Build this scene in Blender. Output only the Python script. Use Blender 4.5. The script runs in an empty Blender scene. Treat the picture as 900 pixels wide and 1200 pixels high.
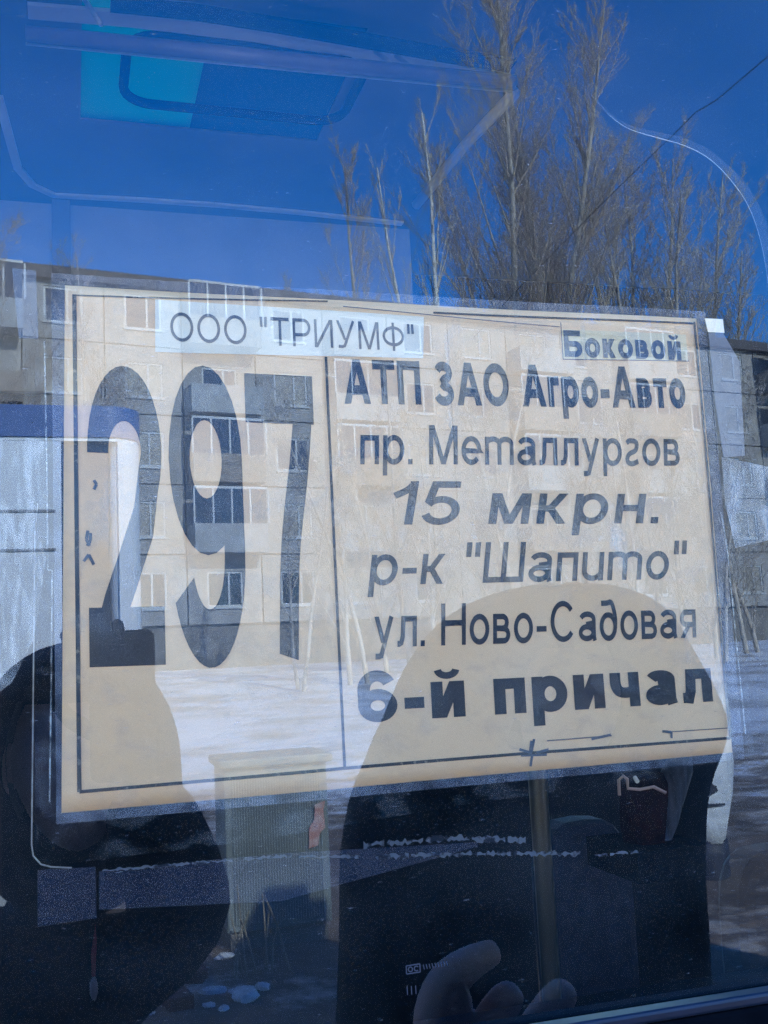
import bpy, bmesh, math, random
from mathutils import Vector, Matrix, noise
R = math.radians
random.seed(7)
sc = bpy.context.scene
COL = sc.collection

# ------------------------------------------------------------------ camera
# lens and attitude recovered from the A3 sheet (0.42 x 0.297 m) on the window
FPX = 1233.0                       # focal length in pixels of a 900 x 1200 frame
CAM = Vector((0, -0.58, 1.62))     # 58 cm in front of the glass (the glass is the plane y = 0)
MX = Matrix(((0.9584173, 0.0087907, -0.28523498),
             (-0.28116266, -0.14192211, -0.94910783),
             (-0.04882447, 0.98983879, -0.13354899)))
cd = bpy.data.cameras.new('camera'); cam = bpy.data.objects.new('camera', cd); COL.objects.link(cam)
cd.sensor_fit = 'VERTICAL'; cd.sensor_height = 24; cd.lens = 24 * FPX / 1200
cd.clip_start = 0.02; cd.clip_end = 3000
cam.matrix_world = Matrix.Translation(CAM) @ MX.to_4x4()
sc.camera = cam
# ------------------------------------------------------------------ sky, sun, exposure
SUN_DIR = Vector((0.30, 1.0, 0.53)).normalized()      # towards the sun: behind the bus
w = bpy.data.worlds.new('World'); sc.world = w; w.use_nodes = True
nt = w.node_tree; bg = nt.nodes['Background']
sky = nt.nodes.new('ShaderNodeTexSky'); sky.sky_type = 'NISHITA'; sky.sun_disc = False
sky.sun_elevation = math.asin(SUN_DIR.z)
sky.sun_rotation = math.atan2(SUN_DIR.x, SUN_DIR.y)
sky.air_density = 1.0; sky.dust_density = 0.0; sky.ozone_density = 3.0; sky.altitude = 800
hs = nt.nodes.new('ShaderNodeHueSaturation'); hs.inputs['Saturation'].default_value = 1.40; hs.inputs['Hue'].default_value = 0.509
nt.links.new(sky.outputs[0], hs.inputs['Color']); nt.links.new(hs.outputs[0], bg.inputs[0])
bg.inputs[1].default_value = 0.15
sl = bpy.data.lights.new('sun', 'SUN'); sl.energy = 2.55; sl.angle = R(0.5); sl.color = (1, 0.90, 0.76)
so = bpy.data.objects.new('sun', sl); COL.objects.link(so)
so.rotation_euler = SUN_DIR.to_track_quat('Z', 'Y').to_euler(); so.location = (3, 12, 12)
sc.view_settings.view_transform = 'Standard'; sc.view_settings.look = 'None'
sc.view_settings.gamma = 1; sc.view_settings.exposure = 3.05; sc.view_settings.use_curve_mapping = False
sc.cycles.use_denoising = True; sc.cycles.denoising_prefilter = 'NONE'
sc.cycles.transparent_max_bounces = 16

# ------------------------------------------------------------------ survey helpers
def ray(u, v):
    return (MX @ Vector(((u - 450) / FPX, -(v - 600) / FPX, -1))).normalized()
def at(u, v, y):                   # point of the sight line (u, v) on the plane y
    r = ray(u, v); return CAM + r * ((y - CAM.y) / r.y)
def atz(u, v, z):                  # ... on the level z
    r = ray(u, v); return CAM + r * ((z - CAM.z) / r.z)
def out(u, v, dist):               # ... after the mirror turn at the glass, dist metres in front of it
    p = at(u, v, dist); p.y = -p.y; return p

# ------------------------------------------------------------------ object helpers
def tag(o, label=None, cat=None, group=None, kind=None):
    if label: o['label'] = label
    if cat: o['category'] = cat
    if group: o['group'] = group
    if kind: o['kind'] = kind
    return o
def empty(name, loc=(0, 0, 0), rz=0):
    o = bpy.data.objects.new(name, None); COL.objects.link(o)
    o.location = loc; o.rotation_euler = (0, 0, rz); o.empty_display_size = 0.1
    return o
def link(name, me, mat, parent=None, smooth=False):
    o = bpy.data.objects.new(name, me); COL.objects.link(o)
    if mat and not me.materials:
        for m in (mat if isinstance(mat, (list, tuple)) else [mat]): me.materials.append(m)
    if parent:
        o.parent = parent
    if smooth: me.polygons.foreach_set('use_smooth', [True] * len(me.polygons))
    return o
def loc_of(p):                     # world point -> nothing to do: parents sit at the origin unless stated
    return p

class MB:
    def __init__(s): s.v = []; s.f = []; s.m = []
    def add(s, vs, fs, mi=0):
        b = len(s.v); s.v += [tuple(x) for x in vs]
        for f in fs: s.f.append(tuple(i + b for i in f)); s.m.append(mi)
    def box(s, lo, hi, mi=0, M=None):
        x0, y0, z0 = lo; x1, y1, z1 = hi
        vs = [Vector(p) for p in ((x0,y0,z0),(x1,y0,z0),(x1,y1,z0),(x0,y1,z0),(x0,y0,z1),(x1,y0,z1),(x1,y1,z1),(x0,y1,z1))]
        if M: vs = [M @ p for p in vs]
        s.add(vs, [(0,3,2,1),(4,5,6,7),(0,1,5,4),(1,2,6,5),(2,3,7,6),(3,0,4,7)], mi)
    def tube(s, pts, rad, n=8, cap=True, mi=0):
        pts = [Vector(p) for p in pts]
        if not isinstance(rad, (list, tuple)): rad = [rad] * len(pts)
        b = len(s.v); up = Vector((0.31, 0.2, 0.93))
        for i, p in enumerate(pts):
            t = (pts[min(i+1, len(pts)-1)] - pts[max(i-1, 0)])
            t = t.normalized() if t.length > 1e-9 else Vector((0,0,1))
            a = t.cross(up)
            if a.length < 0.05: a = t.cross(Vector((1,0,0)))
            a.normalize(); c = t.cross(a)
            for k in range(n):
                an = 2*math.pi*k/n
                s.v.append(tuple(p + (a*math.cos(an) + c*math.sin(an))*rad[i]))
        for i in range(len(pts)-1):
            for k in range(n):
                s.f.append((b+i*n+k, b+i*n+(k+1)%n, b+(i+1)*n+(k+1)%n, b+(i+1)*n+k)); s.m.append(mi)
        if cap:
            s.f.append(tuple(b+k for k in range(n))); s.m.append(mi)
            s.f.append(tuple(b+(len(pts)-1)*n+k for k in range(n))); s.m.append(mi)
    def prism(s, poly, dv, mi=0):  # polygon (list of 3-D points) swept by dv
        poly = [Vector(p) for p in poly]; dv = Vector(dv); n = len(poly)
        s.add(poly + [p + dv for p in poly],
              [tuple(range(n)), tuple(range(2*n-1, n-1, -1))] + [(i, i+n, (i+1)%n+n, (i+1)%n) for i in range(n)], mi)
    def build(s, name, mat, parent=None, smooth=False, bevel=0):
        me = bpy.data.meshes.new(name); me.from_pydata(s.v, [], s.f)
        mats = mat if isinstance(mat, (list, tuple)) else [mat]
        for m in mats: me.materials.append(m)
        me.polygons.foreach_set('material_index', s.m)
        bm = bmesh.new(); bm.from_mesh(me); bmesh.ops.recalc_face_normals(bm, faces=bm.faces); bm.to_mesh(me); bm.free()
        o = link(name, me, None, parent, smooth)
        if bevel:
            b = o.modifiers.new('bevel', 'BEVEL'); b.width = bevel; b.segments = 2; b.limit_method = 'ANGLE'
        return o

# ------------------------------------------------------------------ materials
def mat(name, col, rough=0.6, metal=0, spec=0.5, noise_amt=0, scale=20, col2=None, bump=0, bscale=60, stretch=None, detail=6, lo=.35, hi=.65):
    m = bpy.data.materials.new(name); m.use_nodes = True
    n = m.node_tree.nodes; l = m.node_tree.links; p = n['Principled BSDF']
    p.inputs['Base Color'].default_value = (*col, 1); p.inputs['Roughness'].default_value = rough
    p.inputs['Metallic'].default_value = metal; p.inputs['Specular IOR Level'].default_value = spec
    tc = n.new('ShaderNodeTexCoord'); mp = n.new('ShaderNodeMapping'); l.new(tc.outputs['Object'], mp.inputs[0])
    if stretch: mp.inputs['Scale'].default_value = stretch
    if col2 or noise_amt:
        t = n.new('ShaderNodeTexNoise'); t.inputs['Scale'].default_value = scale; t.inputs['Detail'].default_value = detail
        l.new(mp.outputs[0], t.inputs[0])
        r = n.new('ShaderNodeValToRGB'); l.new(t.outputs[0], r.inputs[0])
        r.color_ramp.elements[0].position = lo; r.color_ramp.elements[1].position = hi
        c2 = col2 or tuple(c*(1-noise_amt) for c in col)
        r.color_ramp.elements[0].color = (*c2, 1); r.color_ramp.elements[1].color = (*col, 1)
        l.new(r.outputs[0], p.inputs['Base Color'])
    if bump:
        t2 = n.new('ShaderNodeTexNoise'); t2.inputs['Scale'].default_value = bscale; t2.inputs['Detail'].default_value = 5
        l.new(mp.outputs[0], t2.inputs[0]); b = n.new('ShaderNodeBump'); b.inputs['Strength'].default_value = bump
        b.inputs['Distance'].default_value = 0.02
        l.new(t2.outputs[0], b.inputs['Height']); l.new(b.outputs[0], p.inputs['Normal'])
    return m
def film(name, col, amount, scale=80, stretch=(1,1,1), lo=.4, hi=.7, base=0.0, gloss=0.0):
    """clear plastic with milky wrinkles: transparent mixed with a pale diffuse where the noise says so"""
    m = bpy.data.materials.new(name); m.use_nodes = True
    n = m.node_tree.nodes; l = m.node_tree.links; n.remove(n['Principled BSDF'])
    o = n['Material Output']
    tr = n.new('ShaderNodeBsdfTransparent'); tr.inputs[0].default_value = (.97,.98,.99,1)
    df = n.new('ShaderNodeBsdfDiffuse'); df.inputs[0].default_value = (*col, 1)
    mx = n.new('ShaderNodeMixShader'); tc = n.new('ShaderNodeTexCoord'); mp = n.new('ShaderNodeMapping')
    mp.inputs['Scale'].default_value = stretch
    t = n.new('ShaderNodeTexNoise'); t.inputs['Scale'].default_value = scale; t.inputs['Detail'].default_value = 8
    t.inputs['Distortion'].default_value = .6
    mr = n.new('ShaderNodeMapRange'); mr.inputs[1].default_value = lo; mr.inputs[2].default_value = hi
    mr.inputs[3].default_value = base; mr.inputs[4].default_value = amount
    l.new(tc.outputs['Object'], mp.inputs[0]); l.new(mp.outputs[0], t.inputs[0]); l.new(t.outputs[0], mr.inputs[0])
    l.new(mr.outputs[0], mx.inputs[0]); l.new(tr.outputs[0], mx.inputs[1]); l.new(df.outputs[0], mx.inputs[2])
    l.new(mx.outputs[0], o.inputs[0])
    return m
def glass_front():
    """bus window: bluish coated glass, mirror-sharp reflection over a see-through body, with fine wiping scratches"""
    m = bpy.data.materials.new('window_glass'); m.use_nodes = True
    n = m.node_tree.nodes; l = m.node_tree.links; n.remove(n['Principled BSDF']); o = n['Material Output']
    tr = n.new('ShaderNodeBsdfTransparent'); tr.inputs[0].default_value = (.99,.94,.84,1)
    gl = n.new('ShaderNodeBsdfGlossy'); gl.inputs['Roughness'].default_value = 0.0; gl.inputs[0].default_value = (.64,.82,1,1)
    lw = n.new('ShaderNodeLayerWeight'); lw.inputs[0].default_value = .5
    pw = n.new('ShaderNodeMath'); pw.operation = 'POWER'; pw.inputs[1].default_value = 4
    l.new(lw.outputs['Facing'], pw.inputs[0])
    mr = n.new('ShaderNodeMapRange'); mr.inputs[3].default_value = .080; mr.inputs[4].default_value = 1
    l.new(pw.outputs[0], mr.inputs[0])
    mx = n.new('ShaderNodeMixShader'); l.new(mr.outputs[0], mx.inputs[0]); l.new(tr.outputs[0], mx.inputs[1]); l.new(gl.outputs[0], mx.inputs[2])
    tc = n.new('ShaderNodeTexCoord')
    df = n.new('ShaderNodeBsdfDiffuse'); df.inputs[0].default_value = (.7,.72,.75,1)
    def mask(scale, stretch, lo, hi, rot):
        mp = n.new('ShaderNodeMapping'); mp.inputs['Scale'].default_value = stretch; mp.inputs['Rotation'].default_value = (0, rot, 0)
        t = n.new('ShaderNodeTexNoise'); t.inputs['Scale'].default_value = scale; t.inputs['Detail'].default_value = 3
        r = n.new('ShaderNodeMapRange'); r.inputs[1].default_value = lo; r.inputs[2].default_value = hi
        l.new(tc.outputs['Object'], mp.inputs[0]); l.new(mp.outputs[0], t.inputs[0]); l.new(t.outputs[0], r.inputs[0])
        return r.outputs[0]
    a = mask(170, (1, 1, 6), .665, .74, R(5)); b = mask(420, (1, 1, 1), .70, .78, 0); c = mask(9, (1, 1, 1.6), .35, .8, 0)
    ad = n.new('ShaderNodeMath'); ad.operation = 'MAXIMUM'; l.new(a, ad.inputs[0]); l.new(b, ad.inputs[1])
    mu = n.new('ShaderNodeMath'); mu.operation = 'MULTIPLY'; mu.inputs[1].default_value = .22; l.new(ad.outputs[0], mu.inputs[0])
    du = n.new('ShaderNodeMath'); du.operation = 'MULTIPLY_ADD'; du.inputs[1].default_value = .022; du.inputs[2].default_value = .003; l.new(c, du.inputs[0])
    sm = n.new('ShaderNodeMath'); sm.operation = 'ADD'; l.new(mu.outputs[0], sm.inputs[0]); l.new(du.outputs[0], sm.inputs[1])
    m2 = n.new('ShaderNodeMixShader'); l.new(sm.outputs[0], m2.inputs[0]); l.new(mx.outputs[0], m2.inputs[1]); l.new(df.outputs[0], m2.inputs[2])
    l.new(m2.outputs[0], o.inputs[0])
    return m
def clear():
    m = bpy.data.materials.new('glass_body'); m.use_nodes = True
    n = m.node_tree.nodes; n.remove(n['Principled BSDF'])
    tr = n.new('ShaderNodeBsdfTransparent'); tr.inputs[0].default_value = (.97,.985,.98,1)
    m.node_tree.links.new(tr.outputs[0], n['Material Output'].inputs[0]); return m
def translucent(name, col):
    m = bpy.data.materials.new(name); m.use_nodes = True
    n = m.node_tree.nodes; l = m.node_tree.links; n.remove(n['Principled BSDF'])
    a = n.new('ShaderNodeBsdfTranslucent'); a.inputs[0].default_value = (*col, 1)
    t = n.new('ShaderNodeTexNoise'); t.inputs['Scale'].default_value = 3
    tc = n.new('ShaderNodeTexCoord'); l.new(tc.outputs['Object'], t.inputs[0])
    mx = n.new('ShaderNodeMix'); mx.data_type = 'RGBA'
    mx.inputs['A'].default_value = (*[c*.75 for c in col], 1); mx.inputs['B'].default_value = (*col, 1)
    l.new(t.outputs[0], mx.inputs['Factor']); l.new(mx.outputs['Result'], a.inputs[0])
    l.new(a.outputs[0], n['Material Output'].inputs[0]); return m

PAPER = mat('aged_paper', (.90,.555,.33), .75, col2=(.85,.495,.27), scale=14, bump=.05, bscale=40, lo=.3, hi=.7)
INK = mat('printer_ink', (.016,.018,.03), .5, noise_amt=.3, scale=400)
INKW = mat('worn_ink', (.03,.028,.032), .6, col2=(.22,.16,.12), scale=300, lo=.33, hi=.42)
INKG = mat('label_ink', (.10,.11,.15), .6, noise_amt=.3, scale=300)
WHITE_LABEL = mat('white_label_paper', (.90,.77,.64), .7, col2=(.84,.70,.56), scale=30)
CREAM_LABEL = mat('cream_label_paper', (.80,.60,.38), .7, noise_amt=.06, scale=30)
LAM = film('laminate_edge', (.30,.32,.42), .45, 60, (1,1,1), .35, .7, .14)
POCKET = film('pocket_plastic', (.5,.55,.65), .05, 45, (1,1,1.5), .5, .72, .0)
POCKET_EDGE = film('pocket_edge', (.5,.52,.56), .5, 120, (1,1,1), .4, .65, .05)
CRUMPLE = film('crumpled_plastic', (.5,.52,.6), .5, 55, (1,1,.6), .42, .66, .15)
TAPE = film('grey_tape', (.17,.18,.23), .85, 70, (1,1,1), .3, .55, .66)
TAPE2 = film('blue_clear_tape', (.045,.05,.08), .6, 40, (1,1,.3), .3, .6, .35)
TAPE_TORN = film('torn_tape', (.42,.46,.56), .8, 170, (1,1,.7), .45, .55, .0)
GLASS = glass_front(); CLEAR = clear()
RUBBER = mat('black_rubber', (.005,.006,.009), .95, spec=0, noise_amt=.3, scale=60)
BUS_BLUE = mat('bus_blue_paint', (.03,.06,.22), .35, noise_amt=.25, scale=9)
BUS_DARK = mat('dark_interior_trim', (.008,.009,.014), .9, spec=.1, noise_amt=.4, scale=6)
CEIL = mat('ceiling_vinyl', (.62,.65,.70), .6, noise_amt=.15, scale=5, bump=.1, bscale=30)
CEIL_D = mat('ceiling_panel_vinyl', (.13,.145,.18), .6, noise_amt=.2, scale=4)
RAIL = mat('painted_rail', (.16,.14,.20), .35, noise_amt=.2, scale=20)
RAIL_L = mat('rail_trim', (.55,.58,.62), .3)
TEAL = translucent('teal_hatch_plastic', (.008,.20,.19)); TEAL_D = translucent('blue_hatch_plastic', (.005,.06,.11))
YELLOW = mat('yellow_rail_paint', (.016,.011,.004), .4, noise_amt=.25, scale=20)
SEAT_BROWN = mat('brown_seat_vinyl', (.014,.008,.006), .9, spec=.1, noise_amt=.3, scale=25)
SEAT_BLUE = mat('blue_seat_fabric', (.008,.010,.022), .9, spec=.1, noise_amt=.3, scale=60)

SNOW_M = None
def ground_mat():
    m = bpy.data.materials.new('snowy_ground'); m.use_nodes = True
    n = m.node_tree.nodes; l = m.node_tree.links; p = n['Principled BSDF']; p.inputs['Roughness'].default_value = .85
    g = n.new('ShaderNodeNewGeometry'); sp = n.new('ShaderNodeSeparateXYZ'); l.new(g.outputs['Position'], sp.inputs[0])
    # bare trodden soil by the kerb, snow farther out
    mr = n.new('ShaderNodeMapRange'); mr.inputs[1].default_value = -17; mr.inputs[2].default_value = -6.5
    mr.inputs[3].default_value = -.15; mr.inputs[4].default_value = .22; l.new(sp.outputs['Y'], mr.inputs[0])
    t = n.new('ShaderNodeTexNoise'); t.inputs['Scale'].default_value = 1.3; t.inputs['Detail'].default_value = 9; t.inputs['Roughness'].default_value = .65
    l.new(g.outputs['Position'], t.inputs[0])
    ad = n.new('ShaderNodeMath'); ad.operation = 'ADD'; l.new(mr.outputs[0], ad.inputs[0]); l.new(t.outputs[0], ad.inputs[1])
    r = n.new('ShaderNodeValToRGB'); l.new(ad.outputs[0], r.inputs[0]); cr = r.color_ramp
    cr.elements[0].position = .50; cr.elements[0].color = (.84,.84,.85,1)
    cr.elements[1].position = .66; cr.elements[1].color = (.20,.145,.11,1)
    e = cr.elements.new(.57); e.color = (.50,.43,.37,1)
    t2 = n.new('ShaderNodeTexNoise'); t2.inputs['Scale'].default_value = .8; t2.inputs['Detail'].default_value = 8; l.new(g.outputs['Position'], t2.inputs[0])
    r2 = n.new('ShaderNodeValToRGB'); l.new(t2.outputs[0], r2.inputs[0])
    r2.color_ramp.elements[0].position = .38; r2.color_ramp.elements[0].color = (.62,.58,.53,1)
    r2.color_ramp.elements[1].position = .55; r2.color_ramp.elements[1].color = (1,1,1,1)
    mx = n.new('ShaderNodeMix'); mx.data_type = 'RGBA'; mx.blend_type = 'MULTIPLY'; mx.inputs['Factor'].default_value = 1
    l.new(r.outputs[0], mx.inputs['A']); l.new(r2.outputs[0], mx.inputs['B']); l.new(mx.outputs['Result'], p.inputs['Base Color'])
    b = n.new('ShaderNodeBump'); b.inputs['Strength'].default_value = .8; b.inputs['Distance'].default_value = .12
    t3 = n.new('ShaderNodeTexNoise'); t3.inputs['Scale'].default_value = 3; t3.inputs['Detail'].default_value = 8; l.new(g.outputs['Position'], t3.inputs[0])
    l.new(t3.outputs[0], b.inputs['Height']); l.new(b.outputs[0], p.inputs['Normal'])
    return m

# ================================================================== GROUND
def gz(x, y):
    t = min(max((-y - 7.5) / 30, 0), 1); t = t*t*(3-2*t)
    h = 1.35 * t
    if -60 < y < -6: h += .10 * noise.noise((x*.35, y*.35, 1.7)) * min(1, (-y-6)/4)
    return h
def build_ground():
    ys = [300, 60, 12, 6, 2, -1, -3, -4.5, -5.5] + [-6 - .5*i for i in range(70)] + [-42, -46, -52, -60, -90, -300, -900]
    xs = [-900, -300, -90, -40, -25] + [-14 + .75*i for i in range(82)] + [55, 70, 120, 300, 900]
    vs = [(x, y, gz(x, y)) for y in ys for x in xs]; nx = len(xs)
    fs = [(j*nx+i, (j+1)*nx+i, (j+1)*nx+i+1, j*nx+i+1) for j in range(len(ys)-1) for i in range(nx-1)]
    me = bpy.data.meshes.new('ground'); me.from_pydata(vs, [], fs)
    o = link('ground', me, ground_mat(), None, True); o['kind'] = 'structure'
build_ground()

# ================================================================== BUS
bus = empty('bus', (0, 0, 0))
tag(bus, 'blue bus with a wide scratched side window that holds the route sign', 'bus')
WB = at(770, 1172.5, 0).z - .012   # lower edge of the glass
X0, X1 = -.62, .98                 # window opening
WT = 2.36
ROOF = 2.93; XA, XB = -4.2, 4.6; YF = 1.95
b = MB(); b.box((X0-.03, 0, WB-.03), (X1+.03, .005, WT+.03))
pane = b.build('window_pane', [GLASS, CLEAR], bus)
for f in pane.data.polygons: f.material_index = 0 if f.normal.y < -.9 else 1
# side wall round the opening, with skirt
b = MB()
b.box((XA, .007, .22), (XB, .05, WB)); b.box((XA, .007, WT), (XB, .05, ROOF-.12))
b.box((XA, .007, WB), (X0, .05, WT)); b.box((X1, .007, WB), (XB, .05, WT))
b.build('side_panel', BUS_BLUE, bus)
b = MB()
for (a0, a1, z0, z1) in ((X0-.05, X1+.05, WB-.03, WB+.0045), (X0-.05, X1+.05, WT, WT+.035), (X0-.05, X0, WB+.0045, WT), (X1, X1+.05, WB+.0045, WT)):
    b.box((a0, -.012, z0), (a1, .0, z1))
b.build('window_gasket', RUBBER, bus, bevel=.003)
b = MB()
b.box((X0, -.0135, WB+.0048), (X1, -.001, WB+.0115)); b.build('gasket_lip', mat('blue_gasket_lip', (.006,.009,.024), .45, noise_amt=.3, scale=50), bus, bevel=.002)
b = MB(); b.box((X0, .0055, WB+.0005), (X1, .053, WB+.003)); b.build('sill_dark_strip', RUBBER, bus)  # black strip added so the bounce-lit top of the panel stays dark
# hatch opening position on the ceiling
CZ = 2.60
def C(u, v): return atz(u, v, CZ)
# rounded-rectangle rim of the hatch, read off the ceiling
hc = [C(150, 30), C(408, 62), C(398, 136), C(152, 112)]
hx0 = min(p.x for p in hc); hx1 = max(p.x for p in hc); hy0 = min(p.y for p in hc); hy1 = max(p.y for p in hc)
tl = C(104, 16); tr_ = C(250, 30); bl = C(108, 112)
ox0, ox1, oy0, oy1 = tl.x-.01, hx1-.02, hy0-.07, hy1+.10
b = MB()                                            # ceiling lining with the hatch hole
for (x0, x1, y0, y1) in ((XA, ox0, .05, YF), (ox1, XB, .05, YF), (ox0, ox1, .05, oy0), (ox0, ox1, oy1, YF)):
    b.box((x0, y0, CZ), (x1, y1, CZ+.02))
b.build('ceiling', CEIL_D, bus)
b = MB()
for (x0, x1, y0, y1) in ((XA, ox0-.15, .0, YF+.08), (ox1+.2, XB, .0, YF+.08), (ox0-.15, ox1+.2, .0, oy0), (ox0-.15, ox1+.2, oy1+.7, YF+.08)):
    b.box((x0, y0, ROOF-.12), (x1, y1, ROOF))
FX0, FX1, FZ0, FZ1 = at(130, 700, YF).x, at(790, 700, YF).x, 1.43, 1.86      # added far-side window, hidden behind the sign, lets sun in to brighten the ceiling
for (x0, x1, z0, z1) in ((XA, FX0, .22, ROOF-.12), (FX1, XB, .22, ROOF-.12), (FX0, FX1, .22, FZ0), (FX0, FX1, FZ1, ROOF-.12)):
    b.box((x0, YF, z0), (x1, YF+.08, z1))
b.box((XA-.05, .0, .22), (XA, YF+.08, ROOF)); b.box((XB, .0, .22), (XB+.05, YF+.08, ROOF))
b.build('body_shell', BUS_BLUE, bus)
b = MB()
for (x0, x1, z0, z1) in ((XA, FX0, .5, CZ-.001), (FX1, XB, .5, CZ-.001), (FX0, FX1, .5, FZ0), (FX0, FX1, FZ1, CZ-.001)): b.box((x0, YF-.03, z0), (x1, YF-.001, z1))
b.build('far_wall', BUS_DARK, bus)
b = MB(); b.box((FX0, YF+.03, FZ0), (FX1, YF+.034, FZ1)); b.build('added_window_pane', CLEAR, bus)
FLOORM = mat('worn_floor_vinyl', (.30,.31,.33), .7, noise_amt=.3, scale=8)
b = MB(); b.box((XA, .051, .5), (XB, .058, WB-.06)); b.build('bounce_lining', FLOORM, bus)  # unseen pale sheet added to bounce sunlight up to the ceiling
b = MB(); b.box((XA, .06, .42), (XB, YF-.03, .5)); b.build('interior_floor', FLOORM, bus)
b = MB(); b.box((2.72, .2, ROOF+.001), (3.18, 1.2, ROOF+.42)); b.box((2.80, .3, ROOF+.42), (3.10, 1.1, ROOF+.56)); b.build('roof_shadow_box', BUS_BLUE, bus, bevel=.05)  # unseen box added on the roof to cast the hump-shaped shadow outside
hatch = empty('roof_hatch'); hatch.parent = bus
xm = C(238, 80).x
b = MB(); b.box((ox0, oy0, CZ+.004), (xm, oy1, CZ+.012)); b.build('hatch_panel', TEAL, hatch)
b = MB(); b.box((xm, oy0, CZ+.004), (ox1, oy1, CZ+.012)); b.build('hatch_panel', TEAL_D, hatch)
def rrect(x0, x1, y0, y1, r, n=6):
    pts = []
    for cx, cy, a0 in ((x1-r, y1-r, 0), (x0+r, y1-r, 90), (x0+r, y0+r, 180), (x1-r, y0+r, 270)):
        for k in range(n+1):
            a = R(a0 + 90*k/n); pts.append((cx+r*math.cos(a), cy+r*math.sin(a)))
    return pts
rp = rrect(hx0, hx1, hy0, hy1, .05)
b = MB(); b.tube([(x, y, CZ-.012) for x, y in rp + rp[:1]], .0085, 8, False); b.build('hatch_rim', RUBBER, hatch, True)
b = MB(); p = [C(188, 22), C(250, 47), C(420, 66), C(420, 40)]
b.prism(p, (0, 0, .004)); b.build('hatch_latch_plate', CEIL_D, hatch)
# long grab rail below the hatch
def rail(name, p0, p1, rad, mt, n=12):
    b = MB(); b.tube([p0, p1], rad, n); return b.build(name, mt, bus, True)
ra, rb = atz(30, 39, 2.47), atz(603, 97, 2.47)
rail('grab_rail', ra, rb, .0115, RAIL)
rail('grab_rail_trim', ra + Vector((0, .012, -.0075)), rb + Vector((0, .012, -.0075)), .0022, RAIL_L, 6)
for u, v in ((118, 20), (475, 80), (500, 85)):
    q = atz(u, v+8, 2.50); b = MB(); b.tube([q, q + Vector((-.02, .10, .1))], .004, 6); b.build('rail_bracket', RAIL_L, bus, True)
# pale moulding that borders the ceiling panel: side, corner sweep, and along the far wall
mp_ = [C(-8, 110), C(6, 160), C(16, 195), C(34, 216), C(62, 229), C(160, 234), C(250, 240), C(350, 249), C(470, 262)]
b = MB(); 
for i in range(len(mp_)-1):
    p, q = mp_[i], mp_[i+1]; d = (q-p).normalized(); s_ = Vector((d.y, -d.x, 0)) * -.016
    b.prism([p + Vector((0,0,-.006)), q + Vector((0,0,-.006)), q - s_ + Vector((0,0,-.006)), p - s_ + Vector((0,0,-.006))], (0, 0, .005))
b.build('ceiling_moulding', CEIL, bus)
yw = C(250, 246).y
b = MB(); b.box((XA, yw+.012, at(250, 330, yw).z-.25), (C(482, 262).x, yw+.03, CZ-.007)); b.build('cove_panel', mat('cove_vinyl', (.32,.34,.38), .7, noise_amt=.2, scale=6), bus)
p0, p1 = at(61, 300, yw), at(83, 300, yw)
b = MB(); b.box((p0.x, yw-.015, p0.z-.3), (p1.x, yw+.011, CZ-.008)); b.build('wall_post', CEIL_D, bus)
# dark duct along the near ceiling edge and a pale strip under it
def ribbon(name, pts, wd, mt, z):
    b = MB()
    for i in range(len(pts)-1):
        p, q = atz(*pts[i], z), atz(*pts[i+1], z); d0 = Vector((0, wd, 0))
        b.prism([p, q, q + d0, p + d0], (0, 0, .006))
    return b.build(name, mt, bus)
ribbon('ceiling_duct', [(130, -2), (230, 8), (330, 24), (430, 42), (530, 60), (606, 72)], .035, RUBBER, CZ-.02)
ribbon('ceiling_strip', [(32, 6), (150, 16), (300, 34), (430, 58), (520, 72), (585, 90)], .035, CEIL, CZ-.012)
for q in (((604, 108), (545, 170), (488, 240)),):
    pts = [atz(u, v, CZ-.01) for u, v in q]
    b = MB(); b.tube(pts, .011, 8); b.build('cross_moulding', CEIL, bus, True)
b = MB(); b.prism([C(-20, -5), C(31, -5), C(30, 48), C(-20, 50)], (0, 0, -.03)); b.build('pillar_cap', CEIL_D, bus)
# big curved sun-visor edge
va = [(690, 108), (712, 133), (735, 150), (765, 160), (800, 170), (828, 184), (852, 206), (874, 236), (888, 270)]
def smooth(q, n=8):
    q = [q[0]] + list(q) + [q[-1]]; o = []
    for i in range(1, len(q)-2):
        for k in range(n):
            t = k/n; a, b_, c, d = q[i-1], q[i], q[i+1], q[i+2]
            o.append(tuple(.5*(2*b_[j] + (c[j]-a[j])*t + (2*a[j]-5*b_[j]+4*c[j]-d[j])*t*t + (3*b_[j]-a[j]-3*c[j]+d[j])*t**3) for j in (0, 1)))
    return o + [q[-1]]
va = smooth(va + [(897, 310), (903, 360)])
b = MB(); nv = len(va)
b.tube([at(u, v, .30) for u, v in va[8:]], [.0007*math.sin(math.pi*min(1, (k+1)/(nv-7)))**.7*max(.25, 1-k/(nv-8)) for k in range(nv-8)], 6); b.build('visor_edge', RAIL_L, bus, True)
b = MB()
for i in range(nv-1):
    p, q = at(*va[i], .302), at(*va[i+1], .302)
    m0 = at(*va[max(i-1, 0)], .302); m1 = at(*va[min(i+2, nv-1)], .302)
    d0 = (q-m0).normalized(); d1 = (m1-p).normalized()
    w0, w1 = .017*(i/nv)**.8, .017*((i+1)/nv)**.8
    b.prism([p, q, q+Vector((-d1.z, 0, d1.x))*w1, p+Vector((-d0.z, 0, d0.x))*w0], (0, .001, 0))
b.build('visor_rim', film('visor_plastic', (.30,.32,.38), .10, 60, (1,1,1), .2, .8, .05), bus)
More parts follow.
